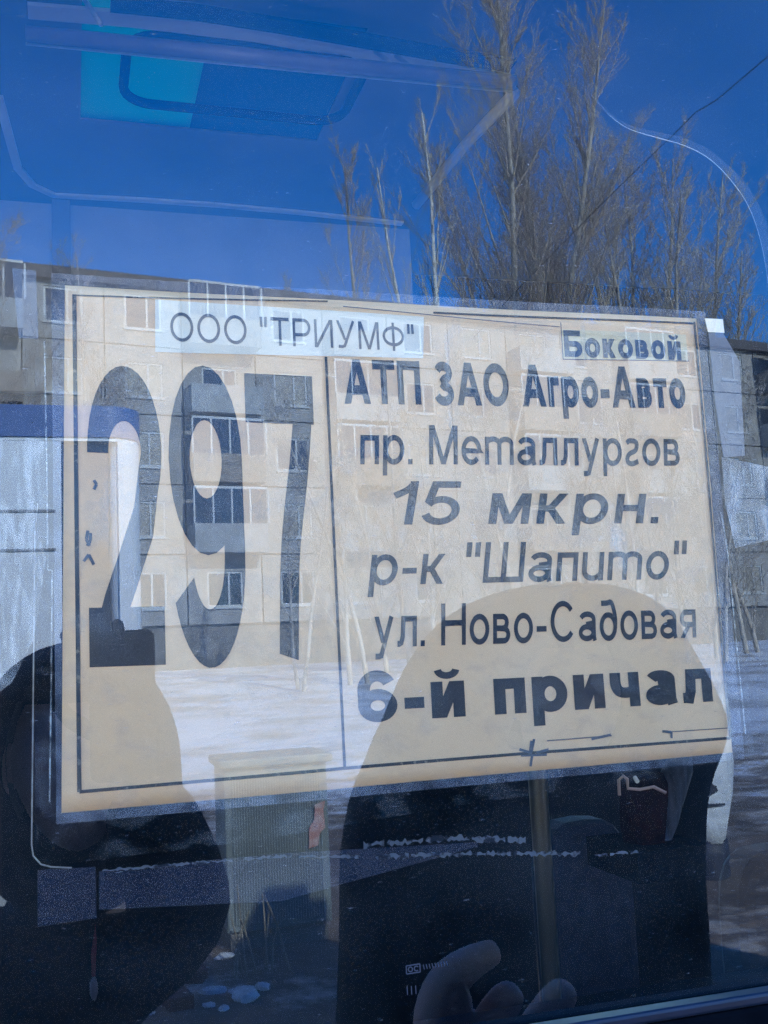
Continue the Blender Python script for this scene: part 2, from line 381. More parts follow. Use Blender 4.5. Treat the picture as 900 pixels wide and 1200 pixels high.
# seats and pole in the dark
p = at(628, 900, .95); q = at(624, 1100, .95)
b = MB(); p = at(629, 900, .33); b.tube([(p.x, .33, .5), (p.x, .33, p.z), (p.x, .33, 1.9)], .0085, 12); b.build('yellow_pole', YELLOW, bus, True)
def seat(u, v, y, wd, mt, h=.55):
    c = at(u, v, y); b = MB(); n = 12; poly = []
    for k in range(n+1):
        a = math.pi*k/n; poly.append((c.x + math.copysign(abs(math.cos(a))**.6, math.cos(a))*wd, y, c.z - .12 + .12*math.sin(a)**.6))
    poly += [(c.x - wd*.95, y, c.z-h), (c.x + wd*.95, y, c.z-h)]
    b.prism(poly, (0, .07, 0)); return b.build('seat_back', mt, bus, bevel=.015)
seat(690, 962, .75, .065, SEAT_BLUE); seat(925, 995, .62, .075, SEAT_BROWN)

# ================================================================== ROUTE SIGN
YP = .012
sign = empty('route_sign', (0, 0, 0))
tag(sign, 'laminated cream route sign reading 297 stuck inside the bus window', 'sign')
def bulge(x, z):                 # the sheet is not perfectly flat
    return YP + .0012*math.sin(x*9+.4)*math.sin(z*11) + .0007*math.sin(x*31+z*17)
def P(u, v, off=0.0):
    q = at(u, v, YP); return Vector((q.x, bulge(q.x, q.z) - off, q.z))
def sheet(name, quad, off, mt, parent, nx=24, nz=18, thick=.0):
    a, b_, c, d = [at(*p, YP) for p in quad]      # TL TR BR BL
    vs = []
    for j in range(nz+1):
        for i in range(nx+1):
            s, t = i/nx, j/nz
            q = a.lerp(b_, s).lerp(d.lerp(c, s), t); vs.append((q.x, bulge(q.x, q.z)-off, q.z))
    fs = [(j*(nx+1)+i, (j+1)*(nx+1)+i, (j+1)*(nx+1)+i+1, j*(nx+1)+i+1) for j in range(nz) for i in range(nx)]
    me = bpy.data.meshes.new(name); me.from_pydata(vs, [], fs)
    o = link(name, me, mt, parent, True)
    if thick:
        s_ = o.modifiers.new('thickness', 'SOLIDIFY'); s_.thickness = thick; s_.offset = -1
    return o
PQ = ((76, 334), (815, 374), (860, 882), (72, 953))
sheet('paper', PQ, 0, PAPER, sign, 40, 30, .0003)
sheet('laminate_face', PQ, .0009, film('laminate_face', (.66,.64,.62), .07, 9, (1,1,1.3), .42, .75, .0), sign, 20, 14)
sheet('laminate_creases', PQ, .0011, film('laminate_creases', (.8,.8,.82), .30, 26, (1,1,.25), .66, .74, .0), sign, 20, 14)
# laminate: rim of clear plastic around the paper
OQ = ((60, 320), (825, 366), (874, 890), (66, 966))
rim = MB()
for k in range(4):
    o0, o1, i0, i1 = OQ[k], OQ[(k+1)%4], PQ[k], PQ[(k+1)%4]
    n = 24
    for i in range(n):
        s, t = i/n, (i+1)/n
        L_ = lambda a, c, r: (a[0]+(c[0]-a[0])*r, a[1]+(c[1]-a[1])*r)
        def cut(pt, r):       # round the sheet's corners a little
            return pt
        rim.add([P(*L_(o0, o1, s), .0004), P(*L_(o0, o1, t), .0004), P(*L_(i0, i1, t), .0004), P(*L_(i0, i1, s), .0004)], [(0,1,2,3)])
rim.build('laminate_rim', LAM, sign)

# ---------------- lettering drawn with strokes (grotesque, uniform stroke)
XH = .725
class G:
    """strokes of one glyph: list of (points, closed)"""
    def __init__(s, sw): s.s = sw; s.h = sw/2; s.st = []; s.poly = []
    def L(s, *p): s.st.append((list(p), False, 1)); return s
    def E(s, cx, cy, rx, ry, a0=0, a1=360, n=28, tail=(), head=(), k_=1):
        full = abs(a1-a0) >= 360
        pts = [(cx+rx*math.cos(R(a0+(a1-a0)*k/n)), cy+ry*math.sin(R(a0+(a1-a0)*k/n))) for k in range(n if full else n+1)]
        s.st.append((list(head) + pts + list(tail), full, k_)); return s
    def D(s, x0, y0, x1, y1):        # diagonal cut level at both ends
        hw = s.h*math.hypot(x1-x0, y1-y0)/abs(y1-y0)
        hw = min(hw, s.s*.95)
        s.poly.append([(x0-hw, y0), (x0+hw, y0), (x1+hw, y1), (x1-hw, y1)]); return s
    def C(s, *p, n=10):             # smooth curve through points (Catmull-Rom)
        q = [p[0]] + list(p) + [p[-1]]; o = []
        for i in range(1, len(q)-2):
            for k in range(n):
                t = k/n; a, b, c, d = q[i-1], q[i], q[i+1], q[i+2]
                o.append(tuple(.5*(2*b[j] + (c[j]-a[j])*t + (2*a[j]-5*b[j]+4*c[j]-d[j])*t*t + (3*b[j]-a[j]-3*c[j]+d[j])*t**3) for j in (0, 1)))
        o.append(p[-1]); s.st.append((o, False, 1)); return s
def glyph(ch, sw):
    g = G(sw); h = g.h; x = XH
    if ch == ' ': return .42, g
    if ch == '.': w = sw; g.L((h, 0), (h, sw)); return w, g
    if ch == '-': w = .36; g.L((0, .33), (w, .33)); return w, g
    if ch == '"': w = sw*2.7; g.L((h, .64), (h, 1)); g.L((w-h, .64), (w-h, 1)); return w, g
    if ch == 'О': w = .98; g.E(w/2, .5, w/2-h, .51-h)
    elif ch == 'С': w = .92; g.E(w/2+.02, .5, w/2-h, .51-h, 38, 322)
    elif ch == 'Т': w = .8; g.L((0, 1-h), (w, 1-h)); g.L((w/2, 0), (w/2, 1-h))
    elif ch == 'П': w = .84; g.L((h, 0), (h, 1-h), (w-h, 1-h), (w-h, 0))
    elif ch == 'Н': w = .84; g.L((h, 0), (h, 1)); g.L((w-h, 0), (w-h, 1)); g.L((h, .53), (w-h, .53))
    elif ch == 'Ш': w = 1.1; g.L((h, 1), (h, h), (w-h, h), (w-h, 1)); g.L((w/2, h), (w/2, 1))
    elif ch == 'И': w = .84; g.L((h, 0), (h, 1)); g.L((w-h, 0), (w-h, 1)); g.D(h*1.4, 0, w-h*1.4, 1)
    elif ch == 'М': w = .96; g.L((h, 0), (h, 1)); g.L((w-h, 0), (w-h, 1)); g.D(w/2, 0, h*1.5, 1); g.D(w/2, 0, w-h*1.5, 1)
    elif ch == 'А': w = .94; g.D(h*1.05, 0, w/2-h*.15, 1); g.D(w-h*1.05, 0, w/2+h*.15, 1); g.L((w*.22, .31), (w*.78, .31))
    elif ch in 'РР':
        w = .8; g.L((h, 0), (h, 1)); r = (1-.44-h)/2+.01
        g.E(w-h-r, 1-h-r, r, r, 90, -90, 16, tail=[(h, 1-h-2*r)], head=[(h, 1-h)])
    elif ch == 'Б':
        w = .8; g.L((h, 0), (h, 1)); g.L((h, 1-h), (w*.93, 1-h)); r = (.6-2*h)/2
        g.E(w-h-r, h+r, r, r, 90, -90, 16, tail=[(h, h)], head=[(h, h+2*r)])
    elif ch == 'З':
        w = .74; g.E(w*.48, 1.01-.26, w*.40-h*.6, .26-h, 160, -80, 18, tail=[(w*.36, .51)])
        g.E(w*.48, .27-.01, w*.5-h, .28-h, 85, -165, 18, head=[(w*.36, .51)])
    elif ch == 'У':
        w = .84; g.D(w*.46, .30, h*1.05, 1); g.L((w-h*.9, 1), (w*.50, .22), (w*.42, .09), (w*.28, h), (w*.1, h+.01))
    elif ch == 'Ф': w = 1.02; g.L((w/2, -.02), (w/2, 1.02)); g.E(w/2, .52, w/2-h, .37-h)
    # lower case
    elif ch == 'о': w = .68; g.E(w/2, x/2, w/2-h, x/2+.012-h)
    elif ch == 'п': w = .6; g.L((h, 0), (h, x-h), (w-h, x-h), (w-h, 0))
    elif ch == 'н': w = .6; g.L((h, 0), (h, x)); g.L((w-h, 0), (w-h, x)); g.L((h, x*.52), (w-h, x*.52))
    elif ch in 'ий':
        w = .62; g.L((h, 0), (h, x)); g.L((w-h, 0), (w-h, x)); g.D(h*1.4, 0, w-h*1.4, x)
        if ch == 'й': g.E(w/2, .97, .17, .13, 185, 355, 12, k_=.62)
    elif ch == 'р': w = .69; g.L((h, -.28), (h, x)); g.E(w/2+.01, x/2, w/2-h-.01, x/2+.012-h)
    elif ch == 'в':
        w = .6; g.L((h, 0), (h, x)); r = (x*.5)/2-h*.45
        g.E(w*.92-h-r, x-h-r+h*.1, r, r-h*.1, 90, -90, 12, tail=[(h, x*.52)], head=[(h, x-h)])
        g.E(w-h-r, h+r*.98, r, r*.98, 90, -90, 12, tail=[(h, h)], head=[(h, x*.52)])
    elif ch == 'в~':
        w = .62; g.E(w/2, .25, w/2-h, .26-h); g.C((h, .25), (h+.02, .56), (w*.5, x+.1-h), (w*.82, .68), (w*.62, .5), (w*.42, .49))
    elif ch == 'е': w = .68; g.E(w/2, x/2, w/2-h, x/2+.012-h, 0, 318, 28, head=[(h*1.2, x*.49), (w-h*.9, x*.49)])
    elif ch == 'а':
        w = .66; r = w/2-h-.02
        g.E(w*.5, x-.19, r, .2-h, 165, 0, 14, tail=[(w*.5+r, .12), (w*.5+r+.03, 0)])
        g.E(w*.46, .205, w*.46-h, .215-h)
        g.L((w*.42, x*.56), (w*.8, x*.60))
    elif ch == 'л':
        w = .64; g.L((w-h, 0), (w-h, x-h), (w*.30, x-h), (w*.27, .25), (w*.2, .1), (w*.10, h), (0, h))
    elif ch == 'т': w = .56; g.L((0, x-h), (w, x-h)); g.L((w/2, 0), (w/2, x-h))
    elif ch == 'у':
        w = .64; g.D(w*.48, .10, h*1.1, x); g.L((w-h*1.05, x), (w*.47, -.02), (w*.38, -.19), (w*.26, -.28+h), (w*.08, -.28+h))
    elif ch == 'м': w = .78; g.L((h, 0), (h, x)); g.L((w-h, 0), (w-h, x)); g.D(w/2, 0, h*1.5, x); g.D(w/2, 0, w-h*1.5, x)
    elif ch == 'к': w = .58; g.L((h, 0), (h, x)); g.L((h, x*.5), (w*.42, x*.5)); g.D(w*.38, x*.45, w-h*1.25, x); g.D(w-h*1.15, 0, w*.40, x*.55)
    elif ch == 'ч':
        w = .6; g.L((w-h, 0), (w-h, x)); g.C((h, x), (h, x*.66), (w*.24+h*.3, x*.46), (w*.55, x*.41), (w-h, x*.46))
    elif ch == 'я':
        w = .62; g.L((w-h, 0), (w-h, x)); r = .19-h*.45
        g.E(h+r, x-h-r, r, r, 90, 270, 12, tail=[(w-h, x-h-2*r)], head=[(w-h, x-h)]); g.D(h*1.2, 0, w*.55, x-h-2*r)
    elif ch == 'г': w = .44; g.L((h, 0), (h, x-h), (w, x-h))
    elif ch == 'г~':
        w = .50; g.C((h*.8, x-.12), (w*.3, x-h+.01), (w*.75, x-h-.01), (w-h, x-.19), (w*.72, .40), (w*.3, .31), (h, .17), (w*.28, h), (w*.6, h-.01), (w*.95, .12))
    elif ch == 'т~':
        w = 1.0; g.L((h, 0), (h, x))
        for a, c in ((h, w/2), (w/2, w-h)):
            r = (c-a)/2; g.E(a+r, x-h-.13+.01, r, .13, 180, 0, 12, tail=[(c, 0)])
    elif ch == 'и~':
        w = .62; r = w/2-h; g.E(w/2, r*.8+h-.01, r, r*.8, 180, 340, 14, head=[(h, x)]); g.L((w-h, 0), (w-h, x))
    elif ch == 'д~':
        w = .66; g.E(w/2, x/2-.02, w/2-h, x/2-h); g.C((w-h, x*.42), (w-h+.01, x*.8), (w*.72, .93), (w*.42, 1-h), (w*.12, .93))
    # figures
    elif ch == '1': w = .40; g.L((w-h, 0), (w-h, 1)); g.C((w-h, .94), (w*.55, .80), (0, .66))
    elif ch == '5':
        w = .68; g.L((w*.93, 1-h), (w*.24, 1-h), (w*.12, .5)); g.E(w*.47, .32, w*.53-h, .335-h, 148, -160, 22)
    elif ch == '7': w = .66; g.L((0, 1-h), (w, 1-h)); g.C((w-h*1.05, 1-h), (w*.76, .68), (w*.58, .36), (w*.50, 0))
    elif ch == '2':
        w = .68; ry = .29-h
        g.E(w/2, .71, w/2-h, ry, 178, -28, 22, tail=[(w*.74, .47), (w*.52, .31), (w*.32, .17), (w*.2, .06)], head=[(h, .70)])
        g.L((.0, h), (w, h))
    elif ch == '9':
        w = .68; g.E(w/2, .685, w/2-h, .325-h); g.E(w/2, .36, w/2-h, .37-h, 205, 360, 20, tail=[(w-h, .68)])
    elif ch == '6':
        w = .70; g.E(w/2, .315, w/2-h, .325-h); g.E(w/2, .63, w/2-h, .38-h, 28, 180, 18, tail=[(h, .32)])
    else:
        raise ValueError(ch)
    return w, g
def ribbonize(pts, closed, h):
    n = len(pts); left = []; right = []
    for i in range(n):
        if closed: a, c = pts[i-1], pts[(i+1) % n]
        else: a, c = pts[max(i-1, 0)], pts[min(i+1, n-1)]
        p = pts[i]
        def nrm(q, r):
            dx, dy = r[0]-q[0], r[1]-q[1]; d = math.hypot(dx, dy) or 1; return (-dy/d, dx/d)
        n1 = nrm(a, p) if (closed or i > 0) else nrm(p, c)
        n2 = nrm(p, c) if (closed or i < n-1) else n1
        m = (n1[0]+n2[0], n1[1]+n2[1]); d = math.hypot(*m) or 1; m = (m[0]/d, m[1]/d)
        k = h/max(.45, m[0]*n1[0]+m[1]*n1[1])
        left.append((p[0]+m[0]*k, p[1]+m[1]*k)); right.append((p[0]-m[0]*k, p[1]-m[1]*k))
    return left, right
def text(name, chars, p_left, p_right, p_top, sw, mt, parent, slant=0.0, gap=.17, off=.0004):
    """chars: list of glyph keys; p_left/p_right: base line ends, p_top: a point at cap height above p_left"""
    A, B, T = at(*p_left, YP), at(*p_right, YP), at(*p_top, YP)
    items = []; x = 0.0
    for i, c in enumerate(chars):
        wd, g = glyph(c, sw); items.append((x, g)); x += wd + (gap if c != ' ' else 0)
    total = x - gap
    U = (B - A) / total; V = Vector((0, 0, T.z - A.z))
    v = []; f = []; lay = 0
    def put(px, py):
        nonlocal lay
        q = A + U*px + V*py + Vector((slant*py*V.z, 0, 0))
        return (q.x, bulge(q.x, q.z) - off - lay*4e-6, q.z)
    for ox, g in items:
        for pts, closed, k_ in g.st:
            lay = (lay + 1) % 6
            lft, rgt = ribbonize(pts, closed, g.h*k_); b0 = len(v); n = len(lft)
            v += [put(ox+p[0], p[1]) for p in lft] + [put(ox+p[0], p[1]) for p in rgt]
            for i in range(n if closed else n-1):
                j = (i+1) % n; f.append((b0+i, b0+n+i, b0+n+j, b0+j))
        for pl in g.poly:
            lay = (lay + 1) % 6
            b0 = len(v); v += [put(ox+p[0], p[1]) for p in pl]; f.append((b0, b0+1, b0+2, b0+3))
    me = bpy.data.meshes.new(name); me.from_pydata(v, [], f)
    return link(name, me, mt, parent)
def seq(s): return [c for c in s]
# big route number, each figure its own part
text('route_figure', ['2'], (105, 782), (194, 779), (105, 427), .19, INK, sign)
text('route_figure', ['9'], (203, 780), (291, 778), (203, 429), .19, INK, sign)
text('route_figure', ['7'], (297, 771), (379, 769), (297, 437), .178, INK, sign)
text('stop_line', seq('АТП ЗАО Агро-Авто'), (404, 473), (803, 479), (404, 421), .215, INK, sign, gap=.10)
text('stop_line', seq('пр. Ме') + ['т~'] + seq('аллур') + ['г~'] + seq('ов'), (422, 544), (796, 546), (422, 497), .138, INK, sign, slant=.06, gap=.13)
text('stop_line', seq('15 мкрн.'), (457, 615), (771, 613), (457, 564), .152, INK, sign, slant=.22, gap=.16)
text('stop_line', seq('р-к "Шап') + ['и~', 'т~'] + seq('о"'), (432, 686), (803, 678), (432, 637), .138, INK, sign, slant=.16, gap=.13)
text('stop_line', seq('ул. Ново-Са') + ['д~'] + seq('овая'), (438, 759), (817, 747), (438, 709), .138, INK, sign, slant=.06, gap=.13)
text('stop_line', seq('6-й причал'), (420, 847), (837, 822), (420, 787), .22, INK, sign, gap=.13)
wl = sheet('owner_label', ((182, 350), (497, 371), (496, 420), (182, 412)), .0003, WHITE_LABEL, sign, 10, 4)
text('label_lettering', seq('ООО "ТРИУМФ"'), (200, 399), (486, 412), (200, 365), .115, INKG, wl, gap=.17, off=.0006)
cl = sheet('side_label', ((658, 386), (802, 393), (805, 425), (659, 420)), .0003, CREAM_LABEL, sign, 8, 3)
text('label_lettering', seq('Боковой'), (662, 418), (797, 423), (662, 387), .215, INKG, cl, gap=.12, off=.0006)
def line(name, pts, wd, mt, parent=None, off=.0005):
    b = MB()
    for i in range(len(pts)-1):
        (u0, v0), (u1, v1) = pts[i], pts[i+1]; n = 10
        for k in range(n):
            L_ = lambda t: (u0+(u1-u0)*t, v0+(v1-v0)*t)
            p, q = P(*L_(k/n), off), P(*L_((k+1)/n), off); d = (q-p).normalized(); s_ = Vector((-d.z, 0, d.x))*wd/2
            b.add([p+s_, q+s_, q-s_, p-s_], [(0,1,2,3)])
    return b.build(name, mt, parent or sign)
line('border_line', [(87, 345), (93, 928)], .0022, INKW)
line('border_line', [(88, 346), (384, 353)], .0009, INKW)
line('border_line', [(508, 366), (812, 380)], .0013, INK)
line('border_line', [(812, 378), (857, 866)], .0016, INK)
line('border_line', [(93, 928), (403, 900), (625, 882), (857, 865)], .0018, INKW)
line('divider_line', [(382, 418), (403, 900)], .0016, INK)
line('divider_line', [(402, 359), (656, 383)], .0005, INKG)
line('border_line', [(640, 868), (716, 862)], .0007, INKG)
line('border_line', [(780, 858), (857, 853)], .0006, INKG)
line('label_edge', [(657, 378), (660, 421), (806, 424)], .0005, INKG)
for a in (((608, 878), (625, 883), (642, 878)), ((622, 868), (620, 884)), ((625, 866), (622, 882)), ((610, 885), (640, 884)), ((623, 884), (621, 898)),
          ((692, 866), (715, 861)), ((776, 857), (787, 858), (787, 865)), ((103, 622), (101, 632), (105, 640)), ((98, 658), (104, 650), (110, 662)), ((106, 625), (106, 634), (102, 640)), ((110, 563), (113, 568), (110, 574))):
    line('pen_mark', list(a), .0016, INKG)

# ================================================================== POCKET AND TAPES ON THE GLASS
def slab(name, quad, y, mt, parent=None, thick=.0004):
    b = MB(); b.prism([at(u, v, y) for u, v in quad], (0, thick, 0)); return b.build(name, mt, parent)
pk = empty('plastic_pocket'); tag(pk, 'creased clear plastic pocket hanging around the route sign', 'plastic pocket')
slab('film', ((41, 330), (836, 384), (884, 884), (820, 905), (720, 920), (560, 940), (300, 985), (60, 1014), (41, 1004)), .0085, POCKET, pk)
def edge(pts, wd, y, mt, parent, name='edge'):
    b = MB()
    for i in range(len(pts)-1):
        p, q = at(*pts[i], y), at(*pts[i+1], y); d = (q-p).normalized(); s_ = Vector((-d.z, 0, d.x))*wd/2
        b.prism([p+s_, q+s_, q-s_, p-s_], (0, .0003, 0))
    return b.build(name, mt, parent)
EDGE_M = mat('plastic_edge', (.20,.21,.23), .4, noise_amt=.5, scale=120)
edge([(44, 590), (41, 620), (40, 700), (39, 800), (38, 900), (37, 990), (39, 1003), (48, 1013), (60, 1016), (84, 1017)], .0007, .0080, EDGE_M, pk)
for a in (((42, 594), (41, 622)), ((41, 648), (40, 674)), ((40, 692), (40, 722))): edge(list(a), .0009, .0078, INK, pk, 'stitch')
edge([(52, 400), (55, 560), (56, 668), (61, 668), (60, 800), (58, 940)], .0008, .0080, POCKET_EDGE, pk)
edge([(862, 420), (868, 440), (870, 535)], .0005, .0080, EDGE_M, pk)
edge([(845, 600), (852, 640), (862, 740), (874, 860)], .0008, .0080, POCKET_EDGE, pk)
def tape(quad, mt, label, y=.0065):
    o = slab('tape_strip', quad, y, mt); tag(o, label, 'tape', 'strips of tape that hold the sign'); return o
tape(((14, 314), (42, 317), (45, 397), (22, 396)), TAPE, 'dull grey tape strip above the left edge of the pocket, over the bare branches')
tape(((830, 386), (846, 388), (867, 424), (873, 534), (848, 536), (838, 470)), TAPE, 'dull grey tape strip along the upper right edge of the sign')
t3 = tape(((44, 1020), (112, 1016), (113, 1076), (44, 1086)), TAPE2, 'short bluish tape piece under the lower left corner of the sign')
tape(((116, 1021), (330, 1000), (560, 987), (560, 992), (330, 1056), (116, 1066)), TAPE2, 'long bluish tape strip tapering below the sign', .0062)
def ragged(pts, wd, y, mt, name, label):
    b = MB()
    for i in range(len(pts)-1):
        (u0, v0), (u1, v1) = pts[i], pts[i+1]; n = max(2, int(abs(u1-u0)/3)); pr = None
        for k in range(n+1):
            t = k/n; u, v = u0+(u1-u0)*t, v0+(v1-v0)*t
            a = at(u, v-random.uniform(-.1, 1)*wd, y); c = at(u, v+random.uniform(.15, 1.1)*wd, y)
            if pr and random.random() > .04: b.add([pr[0], a, c, pr[1]], [(0,1,2,3)])
            pr = (a, c)
    o = b.build(name, mt); tag(o, label, 'tape', 'torn tape edges'); return o
TORN = mat('torn_adhesive', (.085,.095,.125), .9, spec=.1, col2=(.015,.018,.03), scale=160, lo=.42, hi=.5)
ragged([(120, 1020), (330, 1003), (420, 1004)], 2.5, .0060, TORN, 'torn_tape', 'ragged pale edge of torn tape beneath the lower left of the sign')
ragged([(426, 990), (520, 982), (616, 984)], 5, .0060, TORN, 'torn_tape', 'wide ragged patch of torn tape beside the yellow pole')
ragged([(440, 1004), (560, 1000), (680, 1000)], 4, .0058, TORN, 'torn_tape', 'lower ragged line of torn adhesive below the wide patch')
ragged([(694, 1002), (748, 998)], 2.5, .0060, TORN, 'torn_tape', 'short torn adhesive scrap under the blue seat back')
o = slab('crumpled_film', ((846, 535), (905, 548), (905, 632), (862, 642), (850, 590)), .0070, CRUMPLE)
tag(o, 'crumpled milky plastic scrap beside the right edge of the sign', 'plastic film')
o = slab('crumpled_film', ((-6, 514), (20, 511), (52, 516), (56, 640), (40, 748), (14, 800), (-6, 815)), .0072, film('scratched_film', (.7,.72,.78), .20, 190, (1,1,.22), .5, .68, .03))
tag(o, 'scratched clear plastic scrap along the left side of the sign over the white van', 'plastic film')
o = slab('price_sticker', ((826, 373), (847, 374), (849, 390), (830, 389)), .0060, WHITE_LABEL); tag(o, 'tiny white sticker at the upper right corner of the sign', 'sticker')
# etched maker's stamp on the pane
YS = .0012
st = MB()
def sline(pts, wd=.0006, y=-.0004):
    for i in range(len(pts)-1):
        p, q = at(*pts[i], y), at(*pts[i+1], y); d = (q-p).normalized(); s_ = Vector((-d.z, 0, d.x))*wd/2
        st.add([p+s_, q+s_, q-s_, p-s_], [(0,1,2,3)])
sline([(476, 1132), (492, 1129.5), (492.5, 1139), (476.5, 1141.5), (476, 1132)])
def arc(cx, cy, r, a0, a1): sline([(cx+r*math.cos(R(a0+(a1-a0)*k/8)), cy+r*math.sin(R(a0+(a1-a0)*k/8))*1.1) for k in range(9)])
arc(481, 1136, 2.6, 0, 360); arc(488, 1135, 2.6, 40, 320)
for k in range(9): sline([(496+k*3.4, 1130.5-k*.55), (497.4+k*3.4, 1136-k*.55)], .0005)
for k in range(3): sline([(477+k*5, 1156-k*.6), (477.6+k*5, 1166-k*.6)], .0005)
st.build('glass_stamp', mat('etched_stamp', (.05,.05,.07), .6), pane)

# ================================================================== APARTMENT BUILDING ACROSS THE YARD
PANEL = mat('facade_panel', (.40,.375,.345), .85, col2=(.29,.275,.26), scale=1.2, bump=.3, bscale=8)
PANEL2 = mat('facade_panel_grey', (.30,.30,.31), .85, noise_amt=.2, scale=1.5)
PLINTH = mat('plinth', (.24,.22,.20), .9, noise_amt=.3, scale=2)
FRAME = mat('window_frame_white', (.55,.55,.54), .5, noise_amt=.1, scale=9)
WGL = mat('dark_window_glass', (.02,.03,.05), .08, spec=.8)
CURT = mat('curtain_behind_glass', (.40,.36,.30), .5, noise_amt=.4, scale=6)
BALC = mat('balcony_board', (.33,.27,.22), .8, noise_amt=.35, scale=3)
BALC2 = mat('balcony_board_pale', (.42,.42,.41), .8, noise_amt=.2, scale=3)
ROOFM = mat('roof_felt', (.10,.09,.09), .9)
ang = math.atan2(-9.5, 62)
bd = empty('apartment_building', (-14, -38.6, 0), ang)
tag(bd, 'long pale five storey panel apartment block seen across the snowy yard', 'building')
BW, BT, BB, NB = 62.0, 17.15, .6, 20; BD = 9.0
bw = BW/NB
def bpart(name, boxes, mt, parent, bevel=0):
    b = MB()
    for lo, hi in boxes: b.box(lo, hi)
    return b.build(name, mt, parent, bevel=bevel)
# local frame: x along the facade, y = 0 facade plane, the yard at +y
bpart('plinth', [((0, -BD, BB), (BW, .06, 3.0))], PLINTH, bd)
bpart('core_wall', [((0, -BD, 3.0), (BW, -.22, BT-.5))], PANEL2, bd)
bpart('roof', [((-.3, -BD-.3, BT-.5), (BW+.3, .32, BT))], ROOFM, bd)
WIN_Z = [4.5 + 2.8*i for i in range(5)]
m_fr = m_pa = None
pan_me = {}
def share(name, key, make, mt, parent, loc):
    if key not in pan_me:
        o = make(); pan_me[key] = o.data; o.parent = parent; o.location = loc; return o
    o = bpy.data.objects.new(name, pan_me[key]); COL.objects.link(o); o.parent = parent; o.location = loc; return o
def mk(name, boxes, mt): return lambda: bpart(name, boxes, mt, None)
ww, wh = 1.5, 1.45
for i in range(NB):
    cx = (i+.5)*bw
    balc = i % 5 in (1, 3)
    for k, z in enumerate(WIN_Z):
        H = 1.4
        # concrete panel with its window opening, joints recessed between panels
        g_ = .03
        share('wall_panel', 'panel', mk('wall_panel', [((-bw/2+g_, -.22, -H+g_), (-ww/2, 0, H-g_)), ((ww/2, -.22, -H+g_), (bw/2-g_, 0, H-g_)),
              ((-ww/2, -.22, -H+g_), (ww/2, 0, -wh/2)), ((-ww/2, -.22, wh/2), (ww/2, 0, H-g_))], PANEL), PANEL, bd, (cx, 0, z))
        wn = share('window', 'wframe', mk('window', [((-ww/2, -.16, -wh/2), (-ww/2+.09, -.06, wh/2)), ((ww/2-.09, -.16, -wh/2), (ww/2, -.06, wh/2)),
              ((-ww/2+.09, -.16, -wh/2), (ww/2-.09, -.06, -wh/2+.1)), ((-ww/2+.09, -.16, wh/2-.09), (ww/2-.09, -.06, wh/2)), ((.12, -.16, -wh/2+.1), (.2, -.06, wh/2-.09)),
              ((-ww/2-.05, -.06, -wh/2-.06), (ww/2+.05, .09, -wh/2))], FRAME), FRAME, bd, (cx, 0, z))
        kind = random.random()
        share('pane', 'pane_c' if kind < .45 else 'pane', mk('pane', [((-ww/2+.08, -.13, -wh/2+.08), (ww/2-.08, -.115, wh/2-.08))], CURT if kind < .45 else WGL), None, wn, (0, 0, 0))
        if balc and k > 0:
            key = 'balc%d' % ((i*7+k*3) % 2)
            bc = share('balcony', key, mk('balcony', [((-bw*.48, .002, -1.42), (bw*.48, 1.1, -1.28)), ((-bw*.48, 1.04, -1.28), (bw*.48, 1.1, -.28)),
                  ((-bw*.48, .002, -1.28), (-bw*.48+.06, 1.04, -.28)), ((bw*.48-.06, .002, -1.28), (bw*.48, 1.04, -.28))], BALC if key == 'balc0' else BALC2), None, bd, (cx, 0, z))
            if (i+k) % 3:       # glazed loggia
                gf = share('balcony_glazing', 'glz', mk('balcony_glazing', [((-bw*.48+j*.98*bw/4-.035, 1.045, -.28), (-bw*.48+j*.98*bw/4+.035, 1.095, 1.1)) for j in range(5)] +
                      [((-bw*.48, 1.045, 1.1), (bw*.48, 1.095, 1.2))], FRAME), None, bd, (cx, 0, z))
                share('pane', 'glzp', mk('pane', [((-bw*.47, 1.06, -.28), (bw*.47, 1.07, 1.1))], WGL), None, gf, (0, 0, 0))
for x in (14.5, 30, 47): bpart('roof_vent', [((x, -4, BT), (x+1.3, -3, BT+.9)), ((x-.15, -4.15, BT+.9), (x+1.45, -2.85, BT+1.0))], BALC, bd)

